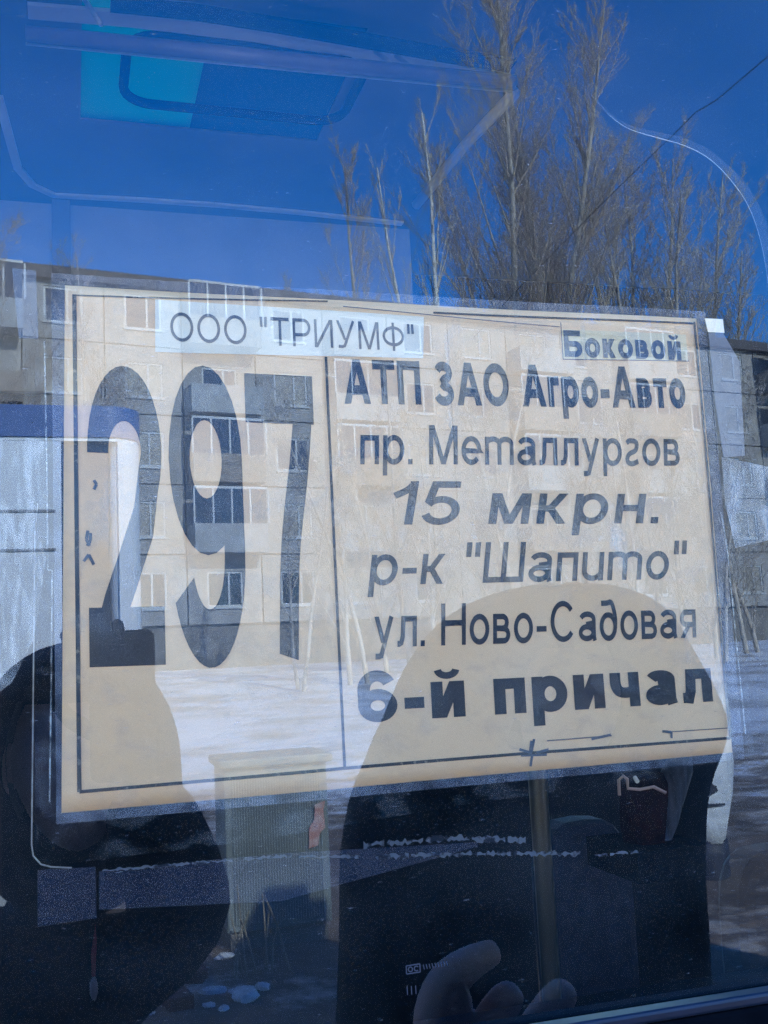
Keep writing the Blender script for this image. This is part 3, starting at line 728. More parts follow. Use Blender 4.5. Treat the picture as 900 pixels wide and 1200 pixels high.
# ================================================================== BARE TREES IN THE YARD
BARK = mat('poplar_bark', (.58,.52,.46), .9, col2=(.26,.22,.19), scale=6, stretch=(1,1,.25), bump=.4, bscale=20)
BARK_B = mat('birch_bark', (.75,.72,.67), .85, col2=(.12,.11,.10), scale=5, stretch=(1,1,2.5), lo=.36, hi=.46)
TWIG = mat('brown_twigs', (.56,.45,.37), .9, noise_amt=.3, scale=3)
TWIG_P = mat('pale_twigs', (.68,.59,.50), .9, noise_amt=.4, scale=3)
def tree(u, vtop, dist, lean, stems, spread, label, group, bark=BARK, twig=TWIG, name='poplar_tree', seed=1, dens=1.0, side=0, low=.34):
    rm = dist*.00016
    rnd = random.Random(seed)
    base = out(u, 780, dist); gx = base.x; z0 = gz(gx, -dist) - .15
    top = out(u, vtop, dist).z; Ht = top - z0
    root = empty(name, (gx, -dist, z0)); tag(root, label, 'tree', group)
    T = MB(); B = MB()
    def limb(p, d, length, r, lvl):
        n = 6 if lvl < 2 else 3; pts = [p.copy()]; rad = [r]; q = p.copy(); dd = d.copy()
        for i in range(n):
            dd = (dd + Vector((rnd.uniform(-.10, .10), rnd.uniform(-.10, .10), rnd.uniform(-.02, .10 if lvl else .05)))).normalized()
            q = q + dd*(length/n); pts.append(q.copy()); rad.append(max(r*(1-(i+1)/n*.85), rm))
        (T if lvl == 0 else B).tube(pts, rad, 7 if lvl == 0 else (4 if lvl == 1 else 3), False)
        if lvl >= 3: return
        cnt = {0: int(28*dens), 1: int(12*dens), 2: 7}[lvl]
        for c in range(cnt):
            t = rnd.uniform(.12 if lvl else low, .97); i = min(int(t*n), n-1)
            o_ = pts[i].lerp(pts[i+1], t*n-i); ax = (pts[i+1]-pts[i]).normalized()
            az = rnd.uniform(0, 2*math.pi); s_ = Vector((math.cos(az), math.sin(az), 0))
            sp = rnd.uniform(.22, .55) * spread * 1.25 * (1 if lvl == 0 else 1.15)
            nd = (ax + s_*sp*1.4 + Vector((side*.25, 0, .12))).normalized()
            ln = length*(1-t*.72)*rnd.uniform(.26, .46) if lvl == 0 else length*(1-t*.5)*rnd.uniform(.28, .5)
            limb(o_, nd, ln, max(rad[i]*rnd.uniform(.28, .45), rm*1.5), lvl+1)
    for s in range(stems):
        az = rnd.uniform(0, 6.28); off = Vector((math.cos(az), math.sin(az), 0))*(.0 if stems == 1 else .35)
        d0 = Vector((lean + (rnd.uniform(-.12, .12) if stems > 1 else 0), rnd.uniform(-.04, .04), 1)).normalized()
        limb(off, d0, Ht*(1 if s == 0 else rnd.uniform(.68, .95)), Ht*.0088, 0)
    T.build('trunk', bark, root, True); B.build('crown', twig, root, True)
    return root
PG = 'bare poplars in the yard'
tree(628, 5, 58, .012, 2, .78, 'tallest bare poplar with a dense narrow crown, left of the overhead cable', PG, seed=3, dens=1.25)
tree(672, 0, 60, .005, 3, .8, 'tall thick bare poplar beside the tallest one, with reddish twigs', PG, seed=11, dens=1.25)
tree(735, 138, 58, -.01, 2, .75, 'mid height bare poplar under the overhead cable', PG, seed=21, twig=TWIG_P)
tree(770, 165, 60, .10, 3, .8, 'bare tree with stems leaning away from the tall poplars', PG, seed=33, side=.3)
tree(838, 205, 60, .07, 2, .8, 'low spreading bare tree at the end of the poplar row', PG, seed=41, twig=TWIG_P, side=.2)
tree(806, 190, 59, .05, 3, .9, 'bushy bare tree with many thin stems between the leaning tree and the low one', PG, seed=47, twig=TWIG_P, side=.35)
tree(607, 170, 57, -.03, 2, .6, 'slim bare poplar at the foot of the tallest poplar', PG, seed=52)
tree(462, 178, 55, -.01, 2, .55, 'short bare poplar with twin stems standing apart above the sign', PG, seed=61, dens=.85)
tree(542, 128, 56, .03, 1, .45, 'slender pale birch between the short poplar and the tall ones', PG, bark=BARK_B, twig=TWIG_P, name='birch_tree', seed=71, dens=.7)
tree(508, 205, 56, .0, 1, .35, 'very thin bare sapling beside the pale birch', PG, bark=BARK_B, twig=TWIG_P, name='birch_tree', seed=81, dens=.45)
tree(28, 296, 27, .02, 2, 1.0, 'bushy bare tree over the roof end behind the grey tape', PG, seed=91, name='bare_tree')
tree(112, 298, 28, .0, 2, .9, 'bare tree whose twigs just clear the roof above the sign corner', PG, seed=95, name='bare_tree', dens=.8)
tree(345, 500, 25, .0, 2, 1.0, 'low bare tree standing before the block, mirrored over the figure seven', PG, seed=97, name='bare_tree', dens=.7, twig=TWIG_P)
for k, (u, vt, dd) in enumerate(((415, 440, 26), (468, 400, 29), (520, 430, 27), (575, 395, 30), (628, 420, 27), (682, 405, 29), (738, 425, 27), (790, 410, 30), (845, 440, 27), (890, 420, 29))):
    tree(u, vt, dd, random.uniform(-.03, .03), 2, 1.0, 'pale young bare tree in the close row before the block', 'young trees in a row before the block', twig=TWIG_P, bark=TWIG_P, name='young_tree', seed=200+k, low=.08, dens=.9)
# ================================================================== OVERHEAD CABLE
cp = [(925, 42), (900, 66), (872, 90), (840, 117), (815, 132), (792, 155), (768, 178), (742, 203), (700, 244), (655, 290), (600, 346), (555, 396)]
pts = [out(u, v, 17 + 24*i/(len(cp)-1)) for i, (u, v) in enumerate(cp)]
pts = [out(1100, -110, 14)] + pts
b = MB(); b.tube(pts, .016, 6); o = b.build('overhead_cable', RUBBER, None, True)
tag(o, 'thin black overhead cable sagging across the blue sky to the block', 'cable')

# ================================================================== WHITE VAN ACROSS THE ROAD
VW = mat('white_van_paint', (.86,.86,.86), .35, noise_amt=.06, scale=4)
VB = mat('blue_roof_band_paint', (.09,.17,.40), .4, noise_amt=.15, scale=5)
van = empty('parked_van'); tag(van, 'white parked van with a blue roof band, behind the photographer', 'van')
YV = 5.3
r_ = out(166, 640, YV).x; l_ = r_ - 5.2; zt = out(100, 476, YV).z; zb = out(40, 512, YV).z
def vprof(x0, x1, z0, z1, y0, y1, r, n=8):
    """horizontal section with rounded near corners, swept up"""
    poly = []
    for cx, cy, a0 in ((x1-r, y0-r, 0), (x0+r, y0-r, 90)):
        for k in range(n+1):
            a = R(a0+90*k/n); poly.append((cx+r*math.cos(a), cy+r*math.sin(a), z0))
    poly += [(x0, y1, z0), (x1, y1, z0)]
    return poly, (0, 0, z1-z0)
wz0, wz1 = 1.66, zb - .02
b = MB()
for (z0, z1) in ((.42, wz0), (wz1, zb)):
    p, d = vprof(l_, r_, z0, z1, -YV, -YV-1.9, .17); b.prism(p, d)
# pillars between the windows
wa, wb_ = out(72, 600, YV).x, out(128, 600, YV).x
p, d = vprof(wb_, r_, wz0, wz1, -YV, -YV-1.9, .12); b.prism(p, d)
b.box((l_, -YV-1.9, wz0), (wa, -YV-.005, wz1))
vb = b.build('body', VW, van)
p, d = vprof(l_-.01, r_+.01, zb+.001, zt, -YV+.012, -YV-1.91, .18); b = MB(); b.prism(p, d); b.build('roof_band', VB, van)
b = MB(); b.box((wa+.001, -YV-.09, wz0+.001), (wb_-.001, -YV-.05, wz1-.001)); b.build('side_window', WGL, van)
for x in (-.8, -2.3):
    b = MB(); b.box((wa+x-.012, -YV-.004, .5), (wa+x, -YV+.004, zb-.05)); b.build('door_seam', PLINTH, van)
for zz in (out(20, 600, YV).z, out(20, 646, YV).z):
    b = MB(); b.box((l_+.2, -YV-.004, zz), (wa-.03, -YV+.006, zz+.012)); b.build('side_moulding', PANEL2, van)
for x in (l_+.9, r_-.85):
    b = MB(); b.tube([(x, -YV-.18, .36), (x, -YV+.02, .36)], .36, 20); wl_ = b.build('wheel', RUBBER, van, True)
    b = MB(); b.tube([(x, -YV+.01, .36), (x, -YV+.03, .36)], .2, 16); b.build('rim', BALC2, wl_)
# ================================================================== UTILITY CABINET
CAB = mat('grey_green_sheet', (.30,.33,.32), .55, noise_amt=.2, scale=5)
CABD = mat('cabinet_frame_green', (.23,.26,.25), .5, noise_amt=.2, scale=6)
c0, c1, ct = out(268, 1102, 5.6), out(392, 1102, 5.6), out(330, 886, 5.6)
cb = empty('utility_cabinet', (0, 0, 0)); tag(cb, 'grey green ribbed metal cabinet with a faded red sticker on bare soil', 'cabinet')
b = MB(); b.box((c0.x, -6.05, .1), (c1.x, -5.63, ct.z-.05)); b.build('housing', CABD, cb, bevel=.01)
b = MB(); n = 34; wdt = (c1.x-c0.x-.08)/n
for i in range(n):
    x = c0.x+.04+i*wdt; b.prism([(x, -5.629, .14), (x+wdt*.5, -5.618, .14), (x+wdt, -5.629, .14)], (0, 0, ct.z-.24))
b.build('ribbed_door', CAB, cb)
b = MB(); b.box((c0.x-.03, -6.08, ct.z-.05), (c1.x+.03, -5.58, ct.z)); b.build('lid', CABD, cb, bevel=.012)
b = MB(); b.box((c0.x+.02, -6.04, -.05), (c1.x-.02, -5.66, .1)); b.build('base', PLINTH, cb)
s0, s1 = out(357, 940, 5.62), out(384, 992, 5.62)
b = MB(); poly = [(s0.x+(s1.x-s0.x)*a, -5.612, s1.z+(s0.z-s1.z)*c) for a, c in ((.1,.0),(.55,.06),(.62,.3),(.9,.42),(.85,.8),(.95,1),(.45,.93),(.4,.6),(.15,.45))]
b.prism(poly, (0, .003, 0)); b.build('sticker', mat('faded_red_sticker', (.42,.14,.10), .7, col2=(.55,.45,.42), scale=14), cb)
# ================================================================== RUBBLE, TWIGS
STONE = mat('chalky_rubble', (.72,.72,.72), .9, noise_amt=.3, scale=20)
BRK = mat('old_brick', (.22,.10,.07), .9, noise_amt=.35, scale=18)
def stone(x, y, r, label, mt=STONE, name='rubble_stone', cat='stone', group='pale stones on the soil'):
    bm = bmesh.new(); bmesh.ops.create_icosphere(bm, subdivisions=2, radius=1)
    sd = random.random()*50
    for v in bm.verts:
        n_ = 1 + .45*noise.noise(v.co*1.3 + Vector((sd, 0, 0))); v.co = Vector((v.co.x*r*1.5*n_, v.co.y*r*n_, v.co.z*r*.6*n_))
    me = bpy.data.meshes.new(name); bm.to_mesh(me); bm.free()
    o = link(name, me, mt); o.location = (x, y, gz(x, y)+r*.2); o.rotation_euler = (0, 0, random.uniform(0, 3)); tag(o, label, cat, group)
for (u, v, r) in ((218, 1128, .028), (249, 1158, .035), (287, 1164, .055), (273, 1158, .02), (307, 1153, .03), (263, 1118, .03), (262, 1178, .02), (245, 1174, .02), (160, 1180, .03), (172, 1183, .02),
                  (410, 1063, .05), (418, 1128, .02), (402, 1118, .02), (447, 1150, .02), (433, 1140, .018), (425, 1122, .022)):
    rr = ray(u, v); q = CAM + rr*((0.02 - CAM.z)/rr.z)
    stone(q.x, -q.y, r*1.15, ('largest flat chalky stone on the soil before the cabinet' if r == .055 else 'broad pale lump of snow beside the foot of the cabinet' if r == .05 else 'chalky white stone lying on the shaded soil before the cabinet'))
for k, (u, v) in enumerate(((212, 1142), (205, 1168))):
    rr = ray(u, v); q = CAM + rr*((0.03 - CAM.z)/rr.z)
    b = MB(); b.box((-.13, -.06, -.033), (.13, .06, .033)); o = b.build('loose_brick', BRK, None, bevel=.006)
    o.location = (q.x, -q.y, .03); o.rotation_euler = (0, 0, .4+k); tag(o, ('reddish brick lying in the rubble' if k == 0 else 'brick half turned beside the other brick in the rubble'), 'brick')
STRAW = mat('dry_straw', (.38,.32,.24), .9, noise_amt=.3, scale=10)
wd_ = out(300, 1105, 5.2); b = MB()
for k in range(9):
    x = wd_.x + random.uniform(-.14, .2); a = random.uniform(-.25, .25); h_ = random.uniform(.2, .5)
    b.tube([(x, -5.2+random.uniform(-.1, .1), 0), (x+a*h_*.5, -5.2, h_*.55), (x+a*h_*1.3, -5.18, h_)], [.006, .005, .003], 5)
o = b.build('dry_weed', STRAW); tag(o, 'dry straw coloured weed stalks standing before the cabinet', 'plant')

# ================================================================== PEOPLE AT THE WINDOW
COAT = mat('black_coat', (.013,.013,.017), .85, noise_amt=.4, scale=30, bump=.3, bscale=25)
COAT2 = mat('dark_navy_coat', (.016,.016,.021), .85, noise_amt=.4, scale=30, bump=.3, bscale=25)
TROU = mat('dark_trousers', (.02,.022,.03), .85, noise_amt=.3, scale=30)
BOOT = mat('black_boots', (.012,.011,.011), .5)
SKIN = mat('skin', (.95,.50,.40), .55, noise_amt=.12, scale=30)
HAIR = mat('dark_hair', (.02,.015,.012), .5)
GLOVE = mat('black_glove', (.012,.012,.014), .8)
def skin(name, verts, edges, mt, parent=None, sub=2, root=0):
    """verts: list of (point, rx[, ry])"""
    me = bpy.data.meshes.new(name); me.from_pydata([tuple(v[0]) for v in verts], edges, [])
    o = link(name, me, mt, parent)
    sm = o.modifiers.new('skin', 'SKIN'); sm.use_smooth_shade = True; sm.branch_smoothing = .6
    if not me.skin_vertices:
        me.attributes
        bm = bmesh.new(); bm.from_mesh(me); bm.verts.layers.skin.verify(); bm.to_mesh(me); bm.free()
    for i, v in enumerate(verts):
        s_ = me.skin_vertices[0].data[i]; s_.radius = (v[1], v[2] if len(v) > 2 else v[1]); s_.use_root = (i == root)
    ss = o.modifiers.new('sub', 'SUBSURF'); ss.levels = sub; ss.render_levels = sub
    return o
def head(parent, c, yaw, pitch, mt=SKIN, s=1.0):
    """face with eye sockets, nose, mouth and ears; faces +y before turning"""
    bm = bmesh.new(); bmesh.ops.create_uvsphere(bm, u_segments=28, v_segments=20, radius=1)
    for v in bm.verts:
        x, y, z = v.co
        p = Vector((x*.076, y*.095, z*.115))
        if z < -.1: p.x *= 1-.35*(-z-.1); p.y *= 1-.12*(-z)
        if y > .5:
            f = (y-.5)*2
            nz_ = math.exp(-((z+.12)/.2)**2)*math.exp(-(x/.17)**2); p.y += .024*nz_*f
            for sx in (-.36, .36): p.y -= .010*math.exp(-((z-.08)/.13)**2)*math.exp(-((x-sx)/.17)**2)*f
            p.y += .006*math.exp(-((z+.52)/.07)**2)*math.exp(-(x/.3)**2)*f - .005*math.exp(-((z+.60)/.03)**2)*math.exp(-(x/.28)**2)*f
            p.y += .008*math.exp(-((z+.85)/.12)**2)*math.exp(-(x/.3)**2)
        v.co = p*s
    for sx in (-1, 1):
        r = bmesh.ops.create_uvsphere(bm, u_segments=8, v_segments=6, radius=1)
        for v in r['verts']: v.co = Vector((v.co.x*.010+sx*.077, v.co.y*.018-.008, v.co.z*.032-.005))*s
    me = bpy.data.meshes.new('head'); bm.to_mesh(me); bm.free()
    o = link('head', me, mt, parent, True); o.location = c; o.rotation_euler = (pitch, 0, yaw)
    bm = bmesh.new(); bmesh.ops.create_uvsphere(bm, u_segments=24, v_segments=16, radius=1)
    me2 = bpy.data.meshes.new('hair')
    for v in bm.verts:
        x, y, z = v.co; v.co = Vector((x*.083, y*.103-.006, z*.122+.006))*s
    bmesh.ops.delete(bm, geom=[v for v in bm.verts if v.co.y > .045*s and v.co.z < .062*s or v.co.z < -.07*s], context='VERTS')
    bm.to_mesh(me2); bm.free(); link('hair', me2, HAIR, o, True)
    return o
def hood(parent, c, yaw, pitch, mt, sx=.125, sz=.165):
    bm = bmesh.new(); bmesh.ops.create_uvsphere(bm, u_segments=28, v_segments=20, radius=1)
    for v in bm.verts:
        x, y, z = v.co; v.co = Vector((x*sx*(1+.12*max(0, -z)), y*.15-.012, z*sz*(1 if z > 0 else 1.15)))
    bmesh.ops.delete(bm, geom=[v for v in bm.verts if v.co.y > .085 and -.12 < v.co.z < .12 and abs(v.co.x) < sx*.8], context='VERTS')
    me = bpy.data.meshes.new('hood'); bm.to_mesh(me); bm.free()
    o = link('hood', me, mt, parent, True); o.location = c; o.rotation_euler = (pitch, 0, yaw)
    s_ = o.modifiers.new('thick', 'SOLIDIFY'); s_.thickness = .014; s_.offset = 1
    return o
def hand_net(V, E, wrist, w_idx, palm_dir, across, normal, sc_=1.0, curl=.5, thumb=1, rad=.0088, splay=.10):
    """append palm and five fingers to a skin network; returns nothing"""
    pd, ac, nm = palm_dir.normalized(), across.normalized(), normal.normalized()
    def addv(p, r, r2=None): V.append((p, r*sc_, (r2 or r)*sc_)); return len(V)-1
    pm = addv(wrist + pd*.045*sc_, .024, .016); E.append((w_idx, pm))
    for k, (off, ln) in enumerate(((-.031, .074), (-.0105, .083), (.0105, .077), (.031, .060))):
        kn = addv(wrist + pd*(.088-.004*abs(k-1))*sc_ + ac*off*sc_, rad*1.12); E.append((pm, kn)); prev = kn; p = V[kn][0]; d = (pd + ac*splay*(k-1.5)).normalized(); a = 0
        for j, fr in enumerate((.45, .32, .23)):
            a += curl*(.55, .75, .6)[j]
            dd = (d*math.cos(a) + nm*math.sin(a)); p = p + dd*ln*fr*sc_
            nv = addv(p, rad*(1, .94, .80)[j]); E.append((prev, nv)); prev = nv
    t0 = addv(wrist + pd*.035*sc_ - ac*thumb*.030*sc_ + nm*.008, rad*1.35); E.append((pm, t0)); prev = t0; p = V[t0][0]
    for j, (ln, d) in enumerate(((.036, pd*.7 - ac*thumb*.75 + nm*.25), (.030, pd*.9 - ac*thumb*.4 + nm*.35))):
        p = p + d.normalized()*ln*sc_; nv = addv(p, rad*(1.15, .95)[j]); E.append((prev, nv)); prev = nv
def legs(parent, px, py, hip, mt, yaw=0):
    V = []; E = []
    V.append((Vector((px, py, hip)), .15, .12))
    for s_ in (-1, 1):
        i0 = len(V); V += [(Vector((px+s_*.10, py, hip-.08)), .085), (Vector((px+s_*.11, py+.02, hip*.53)), .06), (Vector((px+s_*.115, py-.01, .10)), .046)]
        E += [(0, i0), (i0, i0+1), (i0+1, i0+2)]
    skin('trousers', V, E, mt, parent)
    for s_ in (-1, 1):
        x = px+s_*.115
        skin('boot', [(Vector((x, py-.02, .20)), .052), (Vector((x, py-.02, .06)), .055), (Vector((x, py+.10, .045)), .046), (Vector((x, py+.17, .035)), .034)], [(0,1),(1,2),(2,3)], BOOT, parent)

# ---- photographer: hood beside the phone, right arm raised with bent elbow
YPH = -.84
pt0 = out(60, 1100, -YPH)
ph = empty('person', (0, 0, 0)); tag(ph, 'photographer in a black hooded coat raising a phone at the window', 'person')
hx = out(88, 893, .80); hd = Vector((hx.x, -.82, hx.z))
tx = out(-12, 1100, .84).x
sh = hd.z - .235
el = out(228, 1075, .74); hw_ = out(150, 892, .63); hw_.y = -.655
Vb = [(Vector((tx, YPH, .95)), .13, .10), (Vector((tx, YPH, 1.15)), .13, .10), (Vector((tx, YPH, sh-.05)), .15, .10), (Vector((hd.x-.03, YPH+.005, sh+.06)), .055), (Vector((hd.x, -.825, hd.z-.06)), .055),
      (Vector((tx+.17, YPH, sh-.02)), .05), (Vector(el), .036), (Vector(hw_), .024, .02), (Vector((tx-.18, YPH, sh-.02)), .05), (Vector((tx-.24, YPH, sh-.30)), .036), (Vector((tx-.16, YPH+.16, sh-.44)), .025)]
Eb = [(0,1),(1,2),(2,3),(3,4),(2,5),(5,6),(6,7),(2,8),(8,9),(9,10)]
hand_net(Vb, Eb, Vector(hw_), 7, Vector((-.15, .25, 1)), Vector((1, 0, .1)), Vector((-.1, 1, .1)), 1.0, .35)
hand_net(Vb, Eb, Vb[10][0], 10, Vector((.5, .7, -.3)), Vector((.6, -.6, 0)), Vector((0, 0, 1)), 1.0, .5)
skin('body', Vb, Eb, GLOVE, ph, 1)
Vc = [(Vector((tx, YPH, .80)), .20, .15), (Vector((tx, YPH, 1.05)), .185, .14), (Vector((tx, YPH, sh-.14)), .20, .135), (Vector((tx, YPH, sh)), .15, .115), (Vector((hd.x-.03, YPH, sh+.07)), .085),
      (Vector((tx+.17, YPH+.01, sh-.03)), .085), (Vector(el) + Vector((0, 0, -.01)), .074), (Vector(hw_).lerp(el, .12), .052), (Vector((tx-.18, YPH, sh-.03)), .085), (Vector((tx-.25, YPH, sh-.30)), .068), (Vector((tx-.17, YPH+.14, sh-.42)), .05)]
skin('coat', Vc, [(0,1),(1,2),(2,3),(3,4),(3,5),(5,6),(6,7),(3,8),(8,9),(9,10)], COAT, ph, 2)
head(ph, (hd.x, hd.y, hd.z), 0, 0); hood(ph, (hd.x, hd.y-.005, hd.z-.01), 0, .05, COAT, .118, .145)
legs(ph, tx, YPH, .86, TROU)
# ---- the phone
p0, p1 = out(104, 740, .60), out(181, 741, .60)
pz = p0.z; pw = p1.x-p0.x
PHB = mat('black_phone_glass', (.008,.009,.012), .5, spec=.3)
phone = empty('phone'); tag(phone, 'black phone held upright in the gloved hand of the photographer', 'phone')
b = MB(); poly = [(x, -.608, z) for x, z in rrect(p0.x, p1.x, pz-.160, pz, .010)]
b.prism(poly, (0, .008, 0)); b.build('case', PHB, phone)
b = MB(); b.tube([(p0.x+.014, -.6005, pz-.016), (p0.x+.014, -.5985, pz-.016)], .006, 14); b.build('camera_lens', BOOT, phone)

# ---- companion: darker bell of a hooded coat, one bare hand out towards the glass
YC = -.72
cx_ = out(640, 900, -YC).x
ch = out(652, 818, -YC)
cp_ = empty('person', (0, 0, 0)); tag(cp_, 'companion in a dark hooded coat reaching a bare hand to the window', 'person')
sh2 = ch.z - .215
wr = out(520, 1262, .135)
el2 = Vector((cx_-.14, -.46, sh2-.27))
Vb = [(Vector((cx_, YC, .92)), .12, .10), (Vector((cx_, YC, 1.12)), .12, .10), (Vector((cx_, YC, sh2-.05)), .13, .10), (Vector((cx_, YC, sh2+.06)), .05), (Vector((ch.x, YC, ch.z-.06)), .05),
      (Vector((cx_-.13, YC+.03, sh2-.03)), .045), (el2, .034), (Vector(wr), .024, .02), (Vector((cx_+.14, YC, sh2-.03)), .045), (Vector((cx_+.17, YC, sh2-.28)), .034), (Vector((cx_+.16, YC+.10, sh2-.48)), .024)]
hand_start = len(Vb)
V2 = list(Vb); E2 = list(Eb[:10])
def addv(p, r): V2.append((Vector(p), r)); return len(V2)-1
YH = .135
def finger(pts, rads):
    prev = pm_
    for (u, v, dy), r in zip(pts, rads):
        i = addv(out(u, v, YH+dy), r); E2.append((prev, i)); prev = i
pm_ = addv(out(545, 1235, YH+.01), .026); E2.append((7, pm_))
finger([(506, 1192, .0), (520, 1150, -.004), (552, 1127, -.010), (586, 1112, -.012)], [.0235, .0165, .0120, .0085])
finger([(531, 1215, .0), (536, 1178, -.01), (529, 1146, -.012)], [.0135, .0125, .0105])
finger([(562, 1220, .0), (584, 1182, -.012), (608, 1153, -.015)], [.014, .0135, .012])
finger([(616, 1222, .0), (646, 1180, -.012), (671, 1150, -.015)], [.014, .0135, .012])
finger([(655, 1236, .0), (682, 1204, -.008), (699, 1185, -.012)], [.0125, .0115, .010])
hand_net(V2, E2, V2[10][0], 10, Vector((0, .3, -1)), Vector((.2, 1, 0)), Vector((-1, 0, 0)), 1.0, .45)
skin('body', V2, E2, SKIN, cp_, 2)
Vc = [(Vector((cx_, YC, .62)), .20, .17), (Vector((cx_-.005, YC, 1.05)), .178, .15), (Vector((cx_, YC, sh2-.12)), .165, .13), (Vector((cx_, YC, sh2)), .135, .11), (Vector((cx_+.01, YC, sh2+.07)), .085),
      (Vector((cx_-.13, YC+.03, sh2-.04)), .07), (el2, .06), (Vector(wr).lerp(el2, .15), .040), (Vector((cx_+.13, YC, sh2-.04)), .07), (Vector((cx_+.17, YC, sh2-.28)), .055), (Vector((cx_+.165, YC+.08, sh2-.45)), .045)]
skin('coat', Vc, [(0,1),(1,2),(2,3),(3,4),(3,5),(5,6),(6,7),(3,8),(8,9),(9,10)], COAT2, cp_, 2)
head(cp_, (ch.x, YC+.01, ch.z), .1, -.1); 
def draped_hood(parent, rows, y, mt):
    n = 36; vs = []; fs = []
    for (u, v, hw) in rows:
        c = out(u, v, -y); a = abs(out(u+hw, v, -y).x - c.x)
        for k in range(n):
            t = 2*math.pi*k/n; wob = 1 + .025*math.sin(3*t+v*.03) + .02*math.sin(7*t+v*.05)
            vs.append((c.x+math.cos(t)*a*wob, y+math.sin(t)*min(a, .17)*.9*wob, c.z))
    for j in range(len(rows)-1):
        for k in range(n):
            t = 360*(k+.5)/n
            if 740 <= rows[j][1] < 850 and 62 < t < 118: continue     # face opening towards the window
            fs.append((j*n+k, j*n+(k+1) % n, (j+1)*n+(k+1) % n, (j+1)*n+k))
    fs.append(tuple(range(n)))
    me = bpy.data.meshes.new('hood'); me.from_pydata(vs, [], fs); o = link('hood', me, mt, parent, True)
    s_ = o.modifiers.new('thick', 'SOLIDIFY'); s_.thickness = .012; s_.offset = -1
    o.modifiers.new('sub', 'SUBSURF').render_levels = 1
draped_hood(cp_, [(655, 692, 16), (655, 697, 52), (653, 711, 92), (650, 732, 118), (647, 760, 136), (647, 798, 155), (647, 835, 170), (641, 864, 184), (634, 893, 188), (626, 930, 186), (618, 980, 186), (614, 1040, 188), (614, 1100, 190), (614, 1250, 195), (614, 1400, 200)], YC, COAT2)
legs(cp_, cx_, YC, .84, TROU)
# ---- small belongings
BAGW = mat('white_plastic_bag', (.72,.74,.76), .4, col2=(.55,.58,.62), scale=18, bump=.6, bscale=25)
BAGD = mat('dark_bag_base', (.03,.035,.06), .6, noise_amt=.3, scale=30)
def blob(name, pts, rx, y, mt, parent, dy=.05):
    """bag-like body: outline given by (u, v, half width px) rows"""
    b = MB(); n = 14; rows = []
    for (u, v, hw) in pts:
        c = out(u, v, y); e = out(u+hw, v, y); a = abs(e.x-c.x); rows.append((c, a))
    for c, a in rows:
        for k in range(n):
            t = 2*math.pi*k/n; wob = 1+.08*math.sin(k*2.1+c.z*60)
            b.v.append((c.x+math.cos(t)*a*wob, c.y+math.sin(t)*dy*wob*min(1, a/.03), c.z))
    for j in range(len(rows)-1):
        for k in range(n): b.f.append((j*n+k, j*n+(k+1) % n, (j+1)*n+(k+1) % n, (j+1)*n+k)); b.m.append(0)
    b.f.append(tuple(range(n))); b.m.append(0); b.f.append(tuple((len(rows)-1)*n+k for k in range(n))); b.m.append(0)
    return b.build(name, mt, parent, True)
bag = empty('rubbish_sack'); tag(bag, 'crumpled white printed sack standing on a dark bucket in the yard', 'sack')
YB = 6.0
blob('sack_sheet', [(838, 800, 4), (836, 830, 12), (833, 868, 20), (830, 895, 27), (829, 930, 28), (826, 960, 24), (827, 985, 20)], 0, YB, BAGW, bag, .14)
pc = out(828, 922, YB-.16); n = 22; b = MB()
poly = [(pc.x+math.cos(2*math.pi*k/n)*.075*(1+.35*math.sin(k*5.1)), pc.y, pc.z+math.sin(2*math.pi*k/n)*.06*(1+.35*math.cos(k*3.7))) for k in range(n)]
b.prism(poly, (0, -.03, 0)); b.build('printed_emblem', BAGD, bag)
q0 = out(812, 946, YB-.16); q1 = out(850, 944, YB-.16); b = MB(); b.prism([q0, q1, q1+Vector((0, 0, .014)), q0+Vector((0, 0, .014))], (0, -.03, 0)); b.build('printed_stripe', BAGD, bag)
bk = blob('bucket', [(827, 982, 22), (829, 1000, 23), (831, 1025, 21), (832, 1046, 19), (832, 1062, 18)], 0, YB, BAGD, None, .14)
tag(bk, 'dark blue bucket on the ground under the white sack', 'bucket')
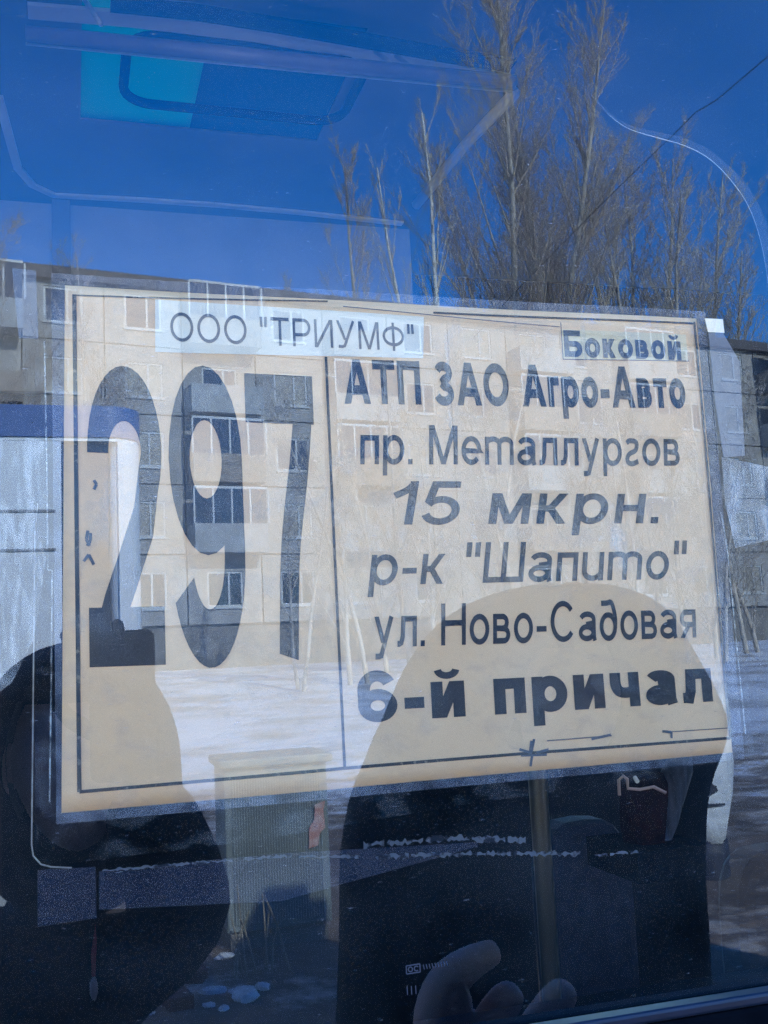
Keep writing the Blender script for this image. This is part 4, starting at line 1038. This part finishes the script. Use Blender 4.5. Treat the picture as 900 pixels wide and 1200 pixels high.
# ---- small things inside, behind the lower window
p = at(640, 985, .05); b = MB(); b.box((at(722, 985, .09).x, .062, at(755, 988, .09).z-.02), (at(800, 985, .10).x, .135, at(755, 988, .09).z)); b.build('dash_shelf', RUBBER, bus)
SHZ = p.z-.002
def iblob(name, pts, y, mt, parent, dy):
    b = MB(); n = 14
    for (u, v, hw) in pts:
        c = at(u, v, y); a = abs(at(u+hw, v, y).x-c.x)
        for k in range(n):
            t = 2*math.pi*k/n; wob = 1+.07*math.sin(k*2.1+c.z*90); b.v.append((c.x+math.cos(t)*a*wob, c.y+math.sin(t)*dy*wob, c.z))
    for j in range(len(pts)-1):
        for k in range(n): b.f.append((j*n+k, j*n+(k+1) % n, (j+1)*n+(k+1) % n, (j+1)*n+k)); b.m.append(0)
    b.f.append(tuple(range(n))); b.m.append(0); b.f.append(tuple((len(pts)-1)*n+k for k in range(n))); b.m.append(0)
    return b.build(name, mt, parent, True)
o = iblob('folded_cloth', [(796, 884, 10), (792, 905, 16), (784, 935, 17), (776, 965, 15), (770, 985, 11), (766, 998, 8)], .10, mat('grey_blue_cloth', (.03,.036,.055), .95, spec=.1, col2=(.012,.015,.024), scale=60, stretch=(4,1,.6)), None, .012)
tag(o, 'grey blue folded cloth standing on the dark shelf inside the window', 'cloth')
pu = empty('purse'); tag(pu, 'small maroon purse with pale piping on the shelf inside the bus', 'purse')
iblob('pouch', [(752, 906, 20), (753, 920, 26), (754, 940, 27), (755, 965, 25), (755, 986, 20)], .09, mat('maroon_leather', (.011,.0035,.004), .95, spec=0, noise_amt=.3, scale=30), pu, .014)
b = MB(); b.tube([at(u, v, .073) for u, v in ((726, 932), (725, 914), (730, 909), (735, 913), (736, 924), (750, 925), (766, 922), (780, 929))], .0011, 6); b.build('piping', mat('pale_piping', (.22,.16,.16), .5), pu, True)
b = MB(); b.tube([at(744, 911, .075), at(747, 916, .071)], .0014, 8); b.build('clasp', RAIL_L, pu)
ln = empty('lanyard'); tag(ln, 'red ribbon with a pale tassel hanging by the sleeve of the photographer', 'ribbon')
b = MB(); b.prism([out(u, v, .62) for u, v in ((112, 1082), (113.5, 1105), (112, 1144), (107.5, 1144), (106.5, 1118))], (0, .002, 0)); b.build('ribbon', mat('red_ribbon', (.55,.03,.06), .6), ln)
b = MB(); b.tube([out(u, v, .62) for u, v in ((110, 1144), (109.5, 1152), (110, 1163), (110, 1172))], [.0012, .0042, .0045, .002], 8); b.build('tassel', mat('pale_tassel', (.6,.58,.55), .9), ln, True)
